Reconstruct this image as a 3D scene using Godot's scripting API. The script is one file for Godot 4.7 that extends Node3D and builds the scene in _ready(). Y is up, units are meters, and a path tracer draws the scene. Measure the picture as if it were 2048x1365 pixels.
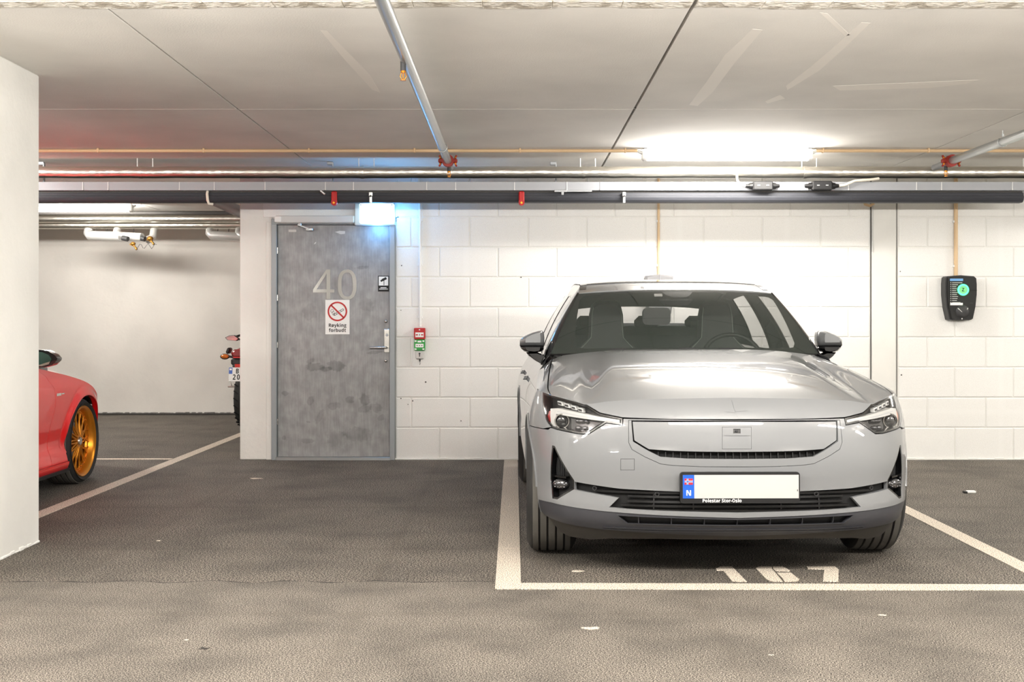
extends Node3D
# Underground garage: a grey hatchback in bay 167, a steel door, ceiling services, a red car and a motorcycle behind.
# The camera stands at the origin and looks along -z; floor at y = 0, ceiling at y = 2.48.

const WALL := -10.19      # front of the block wall
const FAR := -15.15       # far wall of the next parking hall
const CEIL := 2.48

var M := {}
var used := {}

# ------------------------------------------------------------------ mesh builder
class MB:
	var v := PackedVector3Array()
	var n := PackedVector3Array()
	var t := PackedVector2Array()

	func tri(a: Vector3, b: Vector3, c: Vector3, na: Vector3, nb: Vector3, nc: Vector3, ta := Vector2(), tb := Vector2(), tc := Vector2()) -> void:
		var g := (c - a).cross(b - a)
		if g.length_squared() < 1e-16:
			return
		if g.dot(na + nb + nc) < 0.0:
			v.append(a); v.append(c); v.append(b)
			n.append(na); n.append(nc); n.append(nb)
			t.append(ta); t.append(tc); t.append(tb)
		else:
			v.append(a); v.append(b); v.append(c)
			n.append(na); n.append(nb); n.append(nc)
			t.append(ta); t.append(tb); t.append(tc)

	func quad(a: Vector3, b: Vector3, c: Vector3, d: Vector3, nn: Vector3) -> void:
		tri(a, b, c, nn, nn, nn, Vector2(0, 1), Vector2(1, 1), Vector2(1, 0))
		tri(a, c, d, nn, nn, nn, Vector2(0, 1), Vector2(1, 0), Vector2(0, 0))

	func flat(a: Vector3, b: Vector3, c: Vector3, out: Vector3) -> void:
		var g := (b - a).cross(c - a).normalized()
		if g.dot(out) < 0.0:
			g = -g
		tri(a, b, c, g, g, g)

	func box(c: Vector3, s: Vector3, bevel := 0.0, r := Basis()) -> void:
		var h := s * 0.5
		var b: float = min(bevel, min(h.x, min(h.y, h.z)) * 0.95)
		var ax := [Vector3.RIGHT, Vector3.UP, Vector3.BACK]
		for k in 3:
			for sg in [-1.0, 1.0]:
				var i := (k + 1) % 3
				var j := (k + 2) % 3
				var p: Vector3 = ax[k] * sg * h[k]
				var u: Vector3 = ax[i] * (h[i] - b)
				var w: Vector3 = ax[j] * (h[j] - b)
				quad(c + r * (p - u - w), c + r * (p + u - w), c + r * (p + u + w), c + r * (p - u + w), r * (ax[k] * sg))
		if b <= 0.0:
			return
		for k in 3:
			var i := (k + 1) % 3
			var j := (k + 2) % 3
			for si in [-1.0, 1.0]:
				for sj in [-1.0, 1.0]:
					var w: Vector3 = ax[k] * (h[k] - b)
					var p1: Vector3 = ax[i] * si * h[i] + ax[j] * sj * (h[j] - b)
					var p2: Vector3 = ax[i] * si * (h[i] - b) + ax[j] * sj * h[j]
					quad(c + r * (p1 - w), c + r * (p1 + w), c + r * (p2 + w), c + r * (p2 - w), r * (ax[i] * si + ax[j] * sj).normalized())
		for x in [-1.0, 1.0]:
			for y in [-1.0, 1.0]:
				for z in [-1.0, 1.0]:
					var g := Vector3(x, y, z)
					var q := g * h
					flat(c + r * (q - Vector3(0, y, z) * b), c + r * (q - Vector3(x, 0, z) * b), c + r * (q - Vector3(x, y, 0) * b), r * g)

	static func frame(d: Vector3) -> Basis:
		var up := Vector3.UP if absf(d.y) < 0.9 else Vector3.RIGHT
		var x := up.cross(d).normalized()
		return Basis(x, d.cross(x).normalized(), d)

	func cyl(a: Vector3, b: Vector3, ra: float, rb: float, seg := 16, caps := true) -> void:
		var d := (b - a).normalized()
		var f := frame(d)
		var slope := (ra - rb) / maxf(a.distance_to(b), 1e-6)
		for k in seg:
			var u0 := TAU * k / seg
			var u1 := TAU * (k + 1) / seg
			var e0 := f.x * cos(u0) + f.y * sin(u0)
			var e1 := f.x * cos(u1) + f.y * sin(u1)
			var n0 := (e0 + d * slope).normalized()
			var n1 := (e1 + d * slope).normalized()
			tri(a + e0 * ra, a + e1 * ra, b + e1 * rb, n0, n1, n1)
			tri(a + e0 * ra, b + e1 * rb, b + e0 * rb, n0, n1, n0)
			if caps:
				tri(a, a + e0 * ra, a + e1 * ra, -d, -d, -d)
				tri(b, b + e0 * rb, b + e1 * rb, d, d, d)

	func tube(pts: Array, r: float, seg := 10, wob := 0.0) -> void:
		var rings := []
		var f := Basis()
		for i in pts.size():
			var d: Vector3 = (pts[mini(i + 1, pts.size() - 1)] - pts[maxi(i - 1, 0)]).normalized()
			if i == 0:
				f = frame(d)
			else:
				var x := (f.x - d * f.x.dot(d)).normalized()
				f = Basis(x, d.cross(x), d)
			var rr := r * (1.0 + wob * (sin(i * 12.9898) * 0.6 + sin(i * 4.1) * 0.4))
			var ring := []
			for k in seg:
				var e: Vector3 = f.x * cos(TAU * k / seg) + f.y * sin(TAU * k / seg)
				ring.append([pts[i] + e * rr, e])
			rings.append(ring)
		for i in rings.size() - 1:
			for k in seg:
				var a: Array = rings[i][k]
				var b: Array = rings[i][(k + 1) % seg]
				var c: Array = rings[i + 1][(k + 1) % seg]
				var d: Array = rings[i + 1][k]
				tri(a[0], b[0], c[0], a[1], b[1], c[1])
				tri(a[0], c[0], d[0], a[1], c[1], d[1])
		for e in [0, rings.size() - 1]:
			var m: Vector3 = pts[e]
			var d: Vector3 = (pts[0] - pts[1] if e == 0 else pts[e] - pts[e - 1]).normalized()
			for k in seg:
				tri(m, rings[e][k][0], rings[e][(k + 1) % seg][0], d, d, d)

	# profile of (radius, height) turned about the local z axis of xf
	func lathe(prof: Array, xf: Transform3D, seg := 32) -> void:
		for i in prof.size() - 1:
			var p0: Vector2 = prof[i]
			var p1: Vector2 = prof[i + 1]
			var d := (p1 - p0).normalized()
			var nn := Vector2(d.y, -d.x)
			var n0 := nn
			var n1 := nn
			if i > 0:
				var q: Vector2 = (p0 - prof[i - 1]).normalized()
				if q.dot(d) > 0.8:
					n0 = (nn + Vector2(q.y, -q.x)).normalized()
			if i < prof.size() - 2:
				var q: Vector2 = (prof[i + 2] - p1).normalized()
				if q.dot(d) > 0.8:
					n1 = (nn + Vector2(q.y, -q.x)).normalized()
			for k in seg:
				var c0 := cos(TAU * k / seg)
				var s0 := sin(TAU * k / seg)
				var c1 := cos(TAU * (k + 1) / seg)
				var s1 := sin(TAU * (k + 1) / seg)
				var a := xf * Vector3(p0.x * c0, p0.x * s0, p0.y)
				var b := xf * Vector3(p0.x * c1, p0.x * s1, p0.y)
				var c := xf * Vector3(p1.x * c1, p1.x * s1, p1.y)
				var e := xf * Vector3(p1.x * c0, p1.x * s0, p1.y)
				var na := xf.basis * Vector3(n0.x * c0, n0.x * s0, n0.y)
				var nb := xf.basis * Vector3(n0.x * c1, n0.x * s1, n0.y)
				var nc := xf.basis * Vector3(n1.x * c1, n1.x * s1, n1.y)
				var ne := xf.basis * Vector3(n1.x * c0, n1.x * s0, n1.y)
				tri(a, b, c, na, nb, nc)
				tri(a, c, e, na, nc, ne)

	func ell(c: Vector3, r: Vector3, seg := 16, b := Basis()) -> void:
		var h := seg / 2
		for i in h:
			for k in seg:
				var q := []
				for w in [[i, k], [i, k + 1], [i + 1, k + 1], [i + 1, k]]:
					var th: float = PI * w[0] / h
					var ph: float = TAU * w[1] / seg
					q.append(Vector3(sin(th) * cos(ph), cos(th), sin(th) * sin(ph)))
				var m := []
				for e in q:
					m.append((b * (e / r)).normalized())
				tri(c + b * (q[0] * r), c + b * (q[1] * r), c + b * (q[2] * r), m[0], m[1], m[2])
				tri(c + b * (q[0] * r), c + b * (q[2] * r), c + b * (q[3] * r), m[0], m[2], m[3])

	# polygon in the local xy plane, thickness h along local z
	func extr(poly: PackedVector2Array, h: float, xf: Transform3D, uvscale := 1.0) -> void:
		var ix := Geometry2D.triangulate_polygon(poly)
		var nz := xf.basis.z.normalized()
		for k in range(0, ix.size(), 3):
			var a := poly[ix[k]]
			var b := poly[ix[k + 1]]
			var c := poly[ix[k + 2]]
			for w in [[0.0, -nz], [h, nz]]:
				tri(xf * Vector3(a.x, a.y, w[0]), xf * Vector3(b.x, b.y, w[0]), xf * Vector3(c.x, c.y, w[0]), w[1], w[1], w[1], a * uvscale, b * uvscale, c * uvscale)
		var sg := 1.0 if Geometry2D.is_polygon_clockwise(poly) else -1.0
		for k in poly.size():
			var a := poly[k]
			var b := poly[(k + 1) % poly.size()]
			var e := (b - a).normalized()
			var nn: Vector3 = (xf.basis * Vector3(-e.y * sg, e.x * sg, 0)).normalized()
			quad(xf * Vector3(a.x, a.y, 0), xf * Vector3(b.x, b.y, 0), xf * Vector3(b.x, b.y, h), xf * Vector3(a.x, a.y, h), nn)

	# smooth patch f(u, v), u and v from 0 to 1
	func grid(f: Callable, nu: int, nv: int) -> void:
		var p := []
		var m := []
		for i in nu + 1:
			for j in nv + 1:
				var u := float(i) / nu
				var w := float(j) / nv
				p.append(f.call(u, w))
				var du: Vector3 = f.call(minf(u + 0.004, 1.0), w) - f.call(maxf(u - 0.004, 0.0), w)
				var dv: Vector3 = f.call(u, minf(w + 0.004, 1.0)) - f.call(u, maxf(w - 0.004, 0.0))
				var g := du.cross(dv)
				if g.length_squared() < 1e-18:
					var w2 := clampf(w, 0.03, 0.97)
					var u2 := clampf(u, 0.03, 0.97)
					du = f.call(u2 + 0.02, w2) - f.call(u2 - 0.02, w2)
					dv = f.call(u2, w2 + 0.02) - f.call(u2, w2 - 0.02)
					g = du.cross(dv)
				m.append(g.normalized())
		for i in nu:
			for j in nv:
				var a := i * (nv + 1) + j
				var b := (i + 1) * (nv + 1) + j
				tri(p[a], p[b], p[b + 1], m[a], m[b], m[b + 1])
				tri(p[a], p[b + 1], p[a + 1], m[a], m[b + 1], m[a + 1])

	# rounded solid: a polygon in xy swelling and closing along z (from 0 to depth)
	func pillow(poly: PackedVector2Array, depth: float, xf: Transform3D, front := 0.55, back := 0.9, rings := 7) -> void:
		var c := Vector2()
		for q in poly:
			c += q
		c /= poly.size()
		var sc := []
		for i in rings + 1:
			var s := float(i) / rings
			sc.append(lerpf(front, 1.0, sin(minf(s / 0.5, 1.0) * PI / 2)) if s < 0.5 else lerpf(1.0, back, pow((s - 0.5) / 0.5, 2.0)))
		var f := func(i: int, k: int) -> Vector3:
			var q: Vector2 = c + (poly[(k + poly.size()) % poly.size()] - c) * sc[clampi(i, 0, rings)]
			return xf * Vector3(q.x, q.y, -depth * i / rings)
		for i in rings:
			for k in poly.size():
				var q := []
				for w in [[i, k], [i, k + 1], [i + 1, k + 1], [i + 1, k]]:
					var a: int = w[0]
					var b: int = w[1]
					var g: Vector3 = (f.call(mini(a + 1, rings), b) - f.call(maxi(a - 1, 0), b)).cross(f.call(a, b + 1) - f.call(a, b - 1)).normalized()
					q.append([f.call(a, b), g])
				tri(q[0][0], q[1][0], q[2][0], q[0][1], q[1][1], q[2][1])
				tri(q[0][0], q[2][0], q[3][0], q[0][1], q[2][1], q[3][1])
		for i in [0, rings]:
			var nn: Vector3 = xf.basis.z if i == 0 else -xf.basis.z
			var m: Vector3 = xf * Vector3(c.x, c.y, -depth * i / rings + (0.004 if i == 0 else 0.0))
			for k in poly.size():
				tri(m, f.call(i, k), f.call(i, k + 1), nn, nn, nn)

	# a polygon with holes laid on the surface f(p, off), cut into cells, with a rim turned inwards
	func surf(f: Callable, outer: PackedVector2Array, holes: Array, cell: Vector2, off := 0.0, rim := 0.0) -> void:
		var lo := outer[0]
		var hi := outer[0]
		for q in outer:
			lo = lo.min(q)
			hi = hi.max(q)
		var nx := maxi(1, ceili((hi.x - lo.x) / cell.x))
		var ny := maxi(1, ceili((hi.y - lo.y) / cell.y))
		var w := Vector2((hi.x - lo.x) / nx, (hi.y - lo.y) / ny)
		var seen := {}
		var at := func(p: Vector2) -> Array:
			var key := Vector2i((p * 50000.0).round())
			if seen.has(key):
				return seen[key]
			var c: Vector3 = f.call(p, off)
			var du: Vector3 = f.call(p + Vector2(0.002, 0), off) - f.call(p - Vector2(0.002, 0), off)
			var dv: Vector3 = f.call(p + Vector2(0, 0.002), off) - f.call(p - Vector2(0, 0.002), off)
			var g := du.cross(dv).normalized()
			if g.dot(f.call(p, off + 0.01) - c) < 0.0:
				g = -g
			seen[key] = [c, g]
			return seen[key]
		for i in nx:
			for j in ny:
				var a := lo + Vector2(i, j) * w
				var rect := PackedVector2Array([a, a + Vector2(w.x, 0), a + w, a + Vector2(0, w.y)])
				var got: Array = Geometry2D.intersect_polygons(rect, outer)
				for hole in holes:
					var rest := []
					for poly in got:
						rest.append_array(Geometry2D.clip_polygons(poly, hole))
					got = rest
				for poly: PackedVector2Array in got:
					if poly.size() < 3:
						continue
					var ix := Geometry2D.triangulate_polygon(poly)
					for k in range(0, ix.size(), 3):
						var q0: Array = at.call(poly[ix[k]])
						var q1: Array = at.call(poly[ix[k + 1]])
						var q2: Array = at.call(poly[ix[k + 2]])
						tri(q0[0], q1[0], q2[0], q0[1], q1[1], q2[1])
		if rim <= 0.0:
			return
		var loops: Array = [outer] + holes
		for which in loops.size():
			var loop: PackedVector2Array = loops[which]
			for k in loop.size():
				var a := loop[k]
				var b := loop[(k + 1) % loop.size()]
				var m := maxi(1, ceili(a.distance_to(b) / cell.x))
				for e in m:
					var p := a.lerp(b, float(e) / m)
					var q := a.lerp(b, float(e + 1) / m)
					var half := (p + q) / 2
					if which > 0 and not Geometry2D.is_point_in_polygon(half, outer):
						continue
					if which == 0 and holes.any(func(h: PackedVector2Array) -> bool: return Geometry2D.is_point_in_polygon(half, h)):
						continue
					var p0: Vector3 = f.call(p, off)
					var q0: Vector3 = f.call(q, off)
					var p1: Vector3 = f.call(p, off - rim)
					var q1: Vector3 = f.call(q, off - rim)
					var g := (q0 - p0).cross(p1 - p0).normalized()
					quad(p0, q0, q1, p1, g)

	func mesh() -> ArrayMesh:
		var a := []
		a.resize(Mesh.ARRAY_MAX)
		a[Mesh.ARRAY_VERTEX] = v
		a[Mesh.ARRAY_NORMAL] = n
		a[Mesh.ARRAY_TEX_UV] = t
		var m := ArrayMesh.new()
		m.add_surface_from_arrays(Mesh.PRIMITIVE_TRIANGLES, a)
		return m


# smooth curve through points (x, y)
class Smooth:
	var p: Array
	var m := []
	func _init(pts: Array) -> void:
		p = pts
		for i in p.size():
			var a: Vector2 = p[maxi(i - 1, 0)]
			var b: Vector2 = p[mini(i + 1, p.size() - 1)]
			m.append((b.y - a.y) / (b.x - a.x))
	func at(x: float) -> float:
		var e := p.size() - 1
		if x <= p[0].x:
			return p[0].y + m[0] * (x - p[0].x)
		if x >= p[e].x:
			return p[e].y + m[e] * (x - p[e].x)
		var i := 0
		while x > p[i + 1].x:
			i += 1
		var h: float = p[i + 1].x - p[i].x
		var s: float = (x - p[i].x) / h
		return (2 * s ** 3 - 3 * s * s + 1) * p[i].y + (s ** 3 - 2 * s * s + s) * h * m[i] + (3 * s * s - 2 * s ** 3) * p[i + 1].y + (s ** 3 - s * s) * h * m[i + 1]


# the skin of a car as a band wrapped round its plan: s runs along the plan from the middle of the nose, y is height
class Band:
	var pts := PackedVector2Array()
	var arc := PackedFloat32Array()
	var pf: Smooth
	var ps: Smooth
	func _init(w: float, n: float, rz: float, l: float, n2: float, rz2: float, front: Array, side: Array) -> void:
		var k := 200
		for i in k + 1:
			var a := PI / 2 * i / k
			pts.append(Vector2(w * pow(sin(a), 2 / n), -rz * (1 - pow(maxf(cos(a), 0.0), 2 / n))))
		pts.append(Vector2(w, -(l - rz2) * 0.5 - rz * 0.5))
		for i in k + 1:
			var a := PI / 2 * (1.0 - float(i) / k)
			pts.append(Vector2(w * pow(maxf(sin(a), 0.0), 2 / n2), -l + rz2 * (1 - pow(maxf(cos(a), 0.0), 2 / n2))))
		arc.append(0.0)
		for i in range(1, pts.size()):
			arc.append(arc[-1] + pts[i].distance_to(pts[i - 1]))
		pf = Smooth.new(front)
		ps = Smooth.new(side)
	func nrm(j: int) -> Vector2:
		if j == 0:
			return Vector2(0, 1)
		var d := (pts[mini(j + 1, pts.size() - 1)] - pts[j - 1]).normalized()
		return Vector2(-d.y, d.x)
	func at(p: Vector2, off := 0.0) -> Vector3:
		var g := -1.0 if p.x < 0.0 else 1.0
		var q := absf(p.x)
		var i := clampi(arc.bsearch(q) - 1, 0, arc.size() - 2)
		var s := (q - arc[i]) / maxf(arc[i + 1] - arc[i], 1e-7)
		var c := pts[i].lerp(pts[i + 1], s)
		var m := nrm(i).lerp(nrm(i + 1), s)
		var k := smoothstep(0.75, 1.25, q)
		var o := pf.at(p.y) * (1 - k) + ps.at(p.y) * k + off
		return Vector3(g * (c.x + m.x * o), p.y, c.y + m.y * o)
	func s_of_z(z: float) -> float:
		for i in range(150, pts.size() - 1):
			if pts[i + 1].y <= z:
				return lerpf(arc[i], arc[i + 1], (z - pts[i].y) / (pts[i + 1].y - pts[i].y))
		return arc[-1]


# ------------------------------------------------------------------ scene helpers
func numbered(called: String) -> String:
	var k: int = used.get(called, -1) + 1
	used[called] = k
	return called if k == 0 else "%s_%03d" % [called, k]

func tag(o: Node, label: String, category := "", group := "", kind := "") -> Node:
	if label:
		o.set_meta("label", label)
	if category:
		o.set_meta("category", category)
	if group:
		o.set_meta("group", group)
	if kind:
		o.set_meta("kind", kind)
	return o

func thing(called: String, at: Vector3, label: String, category: String, group := "") -> Node3D:
	var o := Node3D.new()
	o.name = numbered(called)
	add_child(o)
	o.position = at
	tag(o, label, category, group)
	return o

func put(called: String, mb: MB, mat: Material, parent: Node = self, label := "") -> MeshInstance3D:
	return put_mesh(called, mb.mesh(), mat, parent, label)

func put_mesh(called: String, mesh: Mesh, mat: Material, parent: Node = self, label := "") -> MeshInstance3D:
	var o := MeshInstance3D.new()
	o.mesh = mesh
	o.material_override = mat
	o.name = numbered(called) if parent == self else called
	parent.add_child(o, true)
	if label:
		o.set_meta("label", label)
	return o

func setting(called: String, mb: MB, mat: Material, label: String) -> MeshInstance3D:
	var o := put(called, mb, mat)
	tag(o, label, "", "", "structure")
	return o

func text(called: String, words: String, size: float, at: Vector3, mat: Material, parent: Node, depth := 0.002, weight := 400, turn := Vector3.ZERO, stretch := 1.0) -> MeshInstance3D:
	var font := SystemFont.new()
	font.font_names = PackedStringArray(["Droid Sans"])
	font.font_weight = weight
	var m := TextMesh.new()
	m.font = font
	m.font_size = 64
	m.pixel_size = size / 64.0
	m.depth = depth
	m.text = words
	m.curve_step = 1.0
	var o := put_mesh(called, m, mat, parent)
	o.position = at
	o.rotation = turn
	o.scale = Vector3(stretch, 1, 1)
	return o

func mat(c: Color, rough := 0.8, metal := 0.0) -> StandardMaterial3D:
	var m := StandardMaterial3D.new()
	m.albedo_color = c
	m.roughness = rough
	m.metallic = metal
	return m

func coat(c: Color, rough := 0.4, metal := 0.0) -> StandardMaterial3D:
	var m := mat(c, rough, metal)
	m.clearcoat_enabled = true
	m.clearcoat = 1.0
	m.clearcoat_roughness = 0.02
	return m

func glow(c: Color, e: float) -> StandardMaterial3D:
	var m := mat(c, 0.5)
	m.emission_enabled = true
	m.emission = c
	m.emission_energy_multiplier = e
	return m

func pane(c: Color, a: float) -> StandardMaterial3D:
	var m := mat(Color(c.r, c.g, c.b, a), 0.02)
	m.transparency = BaseMaterial3D.TRANSPARENCY_ALPHA
	return m

func noise(freq: float, oct: int, kind := FastNoiseLite.TYPE_SIMPLEX_SMOOTH, sd := 1) -> FastNoiseLite:
	var f := FastNoiseLite.new()
	f.noise_type = kind
	f.frequency = freq
	f.seed = sd
	f.fractal_type = FastNoiseLite.FRACTAL_FBM if oct > 1 else FastNoiseLite.FRACTAL_NONE
	f.fractal_octaves = oct
	return f

func ntex(f: FastNoiseLite, size: int, stops := [], cols := [], bump := -1.0) -> NoiseTexture2D:
	var t := NoiseTexture2D.new()
	t.width = size
	t.height = size
	t.seamless = true
	t.noise = f
	if stops.size():
		var g := Gradient.new()
		g.offsets = PackedFloat32Array(stops)
		g.colors = PackedColorArray(cols)
		t.color_ramp = g
	if bump > 0.0:
		t.as_normal_map = true
		t.bump_strength = bump
	return t

func world_map(m: StandardMaterial3D, scale: float) -> void:
	m.uv1_triplanar = true
	m.uv1_world_triplanar = true
	m.uv1_scale = Vector3.ONE * scale

func second(m: StandardMaterial3D, t: Texture2D, scale: float) -> void:
	m.detail_enabled = true
	m.detail_blend_mode = BaseMaterial3D.BLEND_MODE_MUL
	m.detail_uv_layer = BaseMaterial3D.DETAIL_UV_2
	m.detail_albedo = t
	m.uv2_triplanar = true
	m.uv2_world_triplanar = true
	m.uv2_scale = Vector3.ONE * scale

func g(x: float) -> Color:
	return Color(x, x, x)

func relief(m: StandardMaterial3D, t: Texture2D, cm: float) -> void:
	m.heightmap_enabled = true
	m.heightmap_texture = t
	m.heightmap_scale = cm

func mirrored(p: PackedVector2Array) -> PackedVector2Array:
	var r := PackedVector2Array()
	for q in p:
		r.append(Vector2(-q.x, q.y))
	return r

# closes a half outline (s >= 0, first and last point on the middle) into a whole one
func whole(p: PackedVector2Array) -> PackedVector2Array:
	var r := p.duplicate()
	for k in range(p.size() - 1, -1, -1):
		if p[k].x > 0.001:
			r.append(Vector2(-p[k].x, p[k].y))
	return r

func inset(p: PackedVector2Array, d: float) -> PackedVector2Array:
	var r := Geometry2D.offset_polygon(p, -d)
	return r[0] if r.size() else p

func rect(a: Vector2, b: Vector2) -> PackedVector2Array:
	return PackedVector2Array([a, Vector2(b.x, a.y), b, Vector2(a.x, b.y)])

func rounded(a: Vector2, b: Vector2, r: float, seg := 5) -> PackedVector2Array:
	var p := PackedVector2Array()
	var c := [Vector2(b.x - r, b.y - r), Vector2(a.x + r, b.y - r), Vector2(a.x + r, a.y + r), Vector2(b.x - r, a.y + r)]
	for k in 4:
		for i in seg + 1:
			var u := PI / 2 * (k + float(i) / seg)
			p.append(c[k] + Vector2(cos(u), sin(u)) * r)
	return p

func circle(c: Vector2, r: float, seg := 24) -> PackedVector2Array:
	var p := PackedVector2Array()
	for k in seg:
		p.append(c + Vector2(cos(TAU * k / seg), sin(TAU * k / seg)) * r)
	return p

# lining of a wheel housing: the upper half of a drum, open towards the outside (s = side) and below
func housing(c: Vector3, r: float, depth: float, s: float) -> MB:
	var mb := MB.new()
	var drum := func(u: float, v: float) -> Vector3:
		var th := lerpf(-0.12, PI + 0.12, u)
		return c + Vector3(-s * v * depth, sin(th) * r, cos(th) * r)
	mb.grid(drum, 30, 2)
	var p := PackedVector2Array()
	for k in 31:
		var th := lerpf(-0.12, PI + 0.12, k / 30.0)
		p.append(Vector2(cos(th), sin(th)) * r)
	mb.extr(p, 0.004, Transform3D(Basis(Vector3(0, 0, 1), Vector3(0, 1, 0), Vector3(-1, 0, 0)), c + Vector3(-s * depth, 0, 0)))
	return mb

func bar(called: String, a: Vector3, b: Vector3, r: float, m: Material, parent: Node, seg := 12) -> MeshInstance3D:
	var mb := MB.new()
	mb.cyl(a, b, r, r, seg)
	return put(called, mb, m, parent)

func block(called: String, c: Vector3, s: Vector3, bevel: float, m: Material, parent: Node, label := "", r := Basis()) -> MeshInstance3D:
	var mb := MB.new()
	mb.box(c, s, bevel, r)
	return put(called, mb, m, parent, label)

# ------------------------------------------------------------------ materials
func materials() -> void:
	var grain := ntex(noise(0.09, 3, FastNoiseLite.TYPE_SIMPLEX, 5), 1024)
	var lumps := ntex(noise(0.02, 4, FastNoiseLite.TYPE_SIMPLEX_SMOOTH, 9), 1024)
	var patches := ntex(noise(0.006, 4, FastNoiseLite.TYPE_SIMPLEX_SMOOTH, 21), 512, [0.0, 0.5, 1.0], [g(0.93), g(0.97), g(1.0)])
	M.patches = patches

	var m := mat(Color(1, 1, 1), 0.88)          # painted block
	m.albedo_texture = ntex(noise(0.16, 2, FastNoiseLite.TYPE_SIMPLEX, 3), 1024, [0.0, 0.16, 0.26, 1.0], [Color(0.66, 0.64, 0.6), Color(0.87, 0.86, 0.84), Color(0.94, 0.937, 0.925), Color(0.955, 0.952, 0.94)])
	relief(m, ntex(noise(0.18, 3, FastNoiseLite.TYPE_SIMPLEX, 4), 1024), 0.05)
	world_map(m, 1.1)
	M.block = m
	m = mat(Color(0.9, 0.897, 0.88), 0.9)
	relief(m, lumps, 0.15)
	world_map(m, 1.4)
	M.mortar = m
	m = mat(Color(0.925, 0.92, 0.9), 0.85)       # smooth plaster
	relief(m, lumps, 0.12)
	world_map(m, 0.9)
	second(m, patches, 0.35)
	M.plaster = m
	m = mat(Color(0.9, 0.885, 0.86), 0.9)       # far wall
	relief(m, lumps, 0.1)
	world_map(m, 0.6)
	second(m, patches, 0.3)
	M.far = m
	m = mat(Color(0.93, 0.916, 0.892), 0.92)      # ceiling slabs
	relief(m, grain, 0.05)
	world_map(m, 0.8)
	second(m, patches, 0.3)
	M.ceiling = m
	M.touch_up = mat(Color(0.948, 0.93, 0.903), 0.85)
	m = mat(Color(1, 1, 1), 0.9)                # rough filled joint at the front edge of the slabs
	m.albedo_texture = ntex(noise(0.012, 5, FastNoiseLite.TYPE_SIMPLEX, 31), 512, [0.0, 0.42, 0.5, 1.0], [Color(0.62, 0.58, 0.52), Color(0.76, 0.73, 0.68), Color(0.88, 0.86, 0.82), Color(0.9, 0.88, 0.84)])
	relief(m, lumps, 0.6)
	world_map(m, 1.2)
	M.filler = m

	var pits := ntex(noise(0.16, 3, FastNoiseLite.TYPE_SIMPLEX, 12), 1024)
	var blotch := ntex(noise(0.007, 6, FastNoiseLite.TYPE_SIMPLEX, 41), 1024, [0.0, 0.3, 0.65, 1.0], [g(0.78), g(0.88), g(0.97), g(1.0)])
	var shades := [[Color(0.03, 0.024, 0.018), Color(0.17, 0.152, 0.13), Color(0.335, 0.307, 0.272), Color(0.5, 0.468, 0.425), Color(0.86, 0.83, 0.78)], [Color(0.05, 0.042, 0.034), Color(0.235, 0.214, 0.188), Color(0.39, 0.363, 0.327), Color(0.53, 0.5, 0.46), Color(0.86, 0.83, 0.78)]]
	for k in 2:                                 # two lays of asphalt: rough in the bays, smoother in the lane
		m = mat(Color(1, 1, 1), 0.82)
		m.albedo_texture = ntex(noise(0.12 + 0.05 * k, 4, FastNoiseLite.TYPE_SIMPLEX, 11 + k), 1024, [0.0, 0.37, 0.48, 0.62, 1.0], shades[k])
		relief(m, pits, 0.1 - 0.03 * k)
		world_map(m, 0.72)
		second(m, blotch, 0.19 + 0.05 * k)
		M["asphalt" if k == 0 else "lane"] = m
	m = mat(Color(1, 1, 1), 0.75)               # worn road paint
	m.albedo_texture = ntex(noise(0.2, 2, FastNoiseLite.TYPE_SIMPLEX, 11), 1024, [0.0, 0.39, 0.46, 1.0], [Color(0.25, 0.22, 0.19), Color(0.5, 0.46, 0.41), Color(0.94, 0.89, 0.82), Color(0.97, 0.93, 0.87)])
	relief(m, pits, 0.08)
	world_map(m, 0.72)
	M.road_paint = m

	m = mat(Color(1, 1, 1), 0.55, 0.25)         # galvanised, smeared door
	m.albedo_texture = ntex(noise(0.014, 6, FastNoiseLite.TYPE_SIMPLEX, 51), 1024, [0.0, 0.33, 0.5, 0.7, 1.0], [Color(0.47, 0.475, 0.48), Color(0.535, 0.538, 0.54), Color(0.56, 0.562, 0.564), Color(0.58, 0.58, 0.58), Color(0.61, 0.61, 0.608)])
	m.roughness_texture = ntex(noise(0.012, 4, FastNoiseLite.TYPE_SIMPLEX, 52), 512, [0.0, 1.0], [g(0.75), g(1.0)])
	world_map(m, 0.6)
	m.uv1_scale = Vector3(0.8, 0.5, 0.8)
	M.door = m
	M.tar = mat(Color(0.13, 0.115, 0.1), 0.85)
	M.frame = mat(Color(0.58, 0.6, 0.61), 0.5, 0.4)
	M.zinc = mat(Color(0.72, 0.73, 0.73), 0.32, 0.85)
	M.dull_zinc = mat(Color(0.66, 0.67, 0.68), 0.5, 0.6)
	M.chrome = mat(Color(0.88, 0.88, 0.88), 0.1, 1.0)
	M.steel = mat(Color(0.75, 0.74, 0.72), 0.25, 0.9)
	m = mat(Color(0.88, 0.865, 0.83), 0.36, 1.0)   # crumpled foil
	relief(m, ntex(noise(0.03, 4, FastNoiseLite.TYPE_SIMPLEX, 61), 512), 0.16)
	m.uv1_triplanar = true
	m.uv1_world_triplanar = true
	m.uv1_scale = Vector3(1.0, 2.0, 2.0)
	M.foil = m
	M.foil_tape = mat(Color(0.86, 0.86, 0.85), 0.35, 0.45)
	M.tray = mat(Color(0.64, 0.65, 0.67), 0.5, 0.1)
	M.duct = mat(Color(0.25, 0.255, 0.275), 0.5)
	M.duct.metallic_specular = 0.3
	M.rail = mat(Color(0.3, 0.29, 0.28), 0.6)
	M.conduit = mat(Color(0.86, 0.74, 0.58), 0.5)
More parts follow.
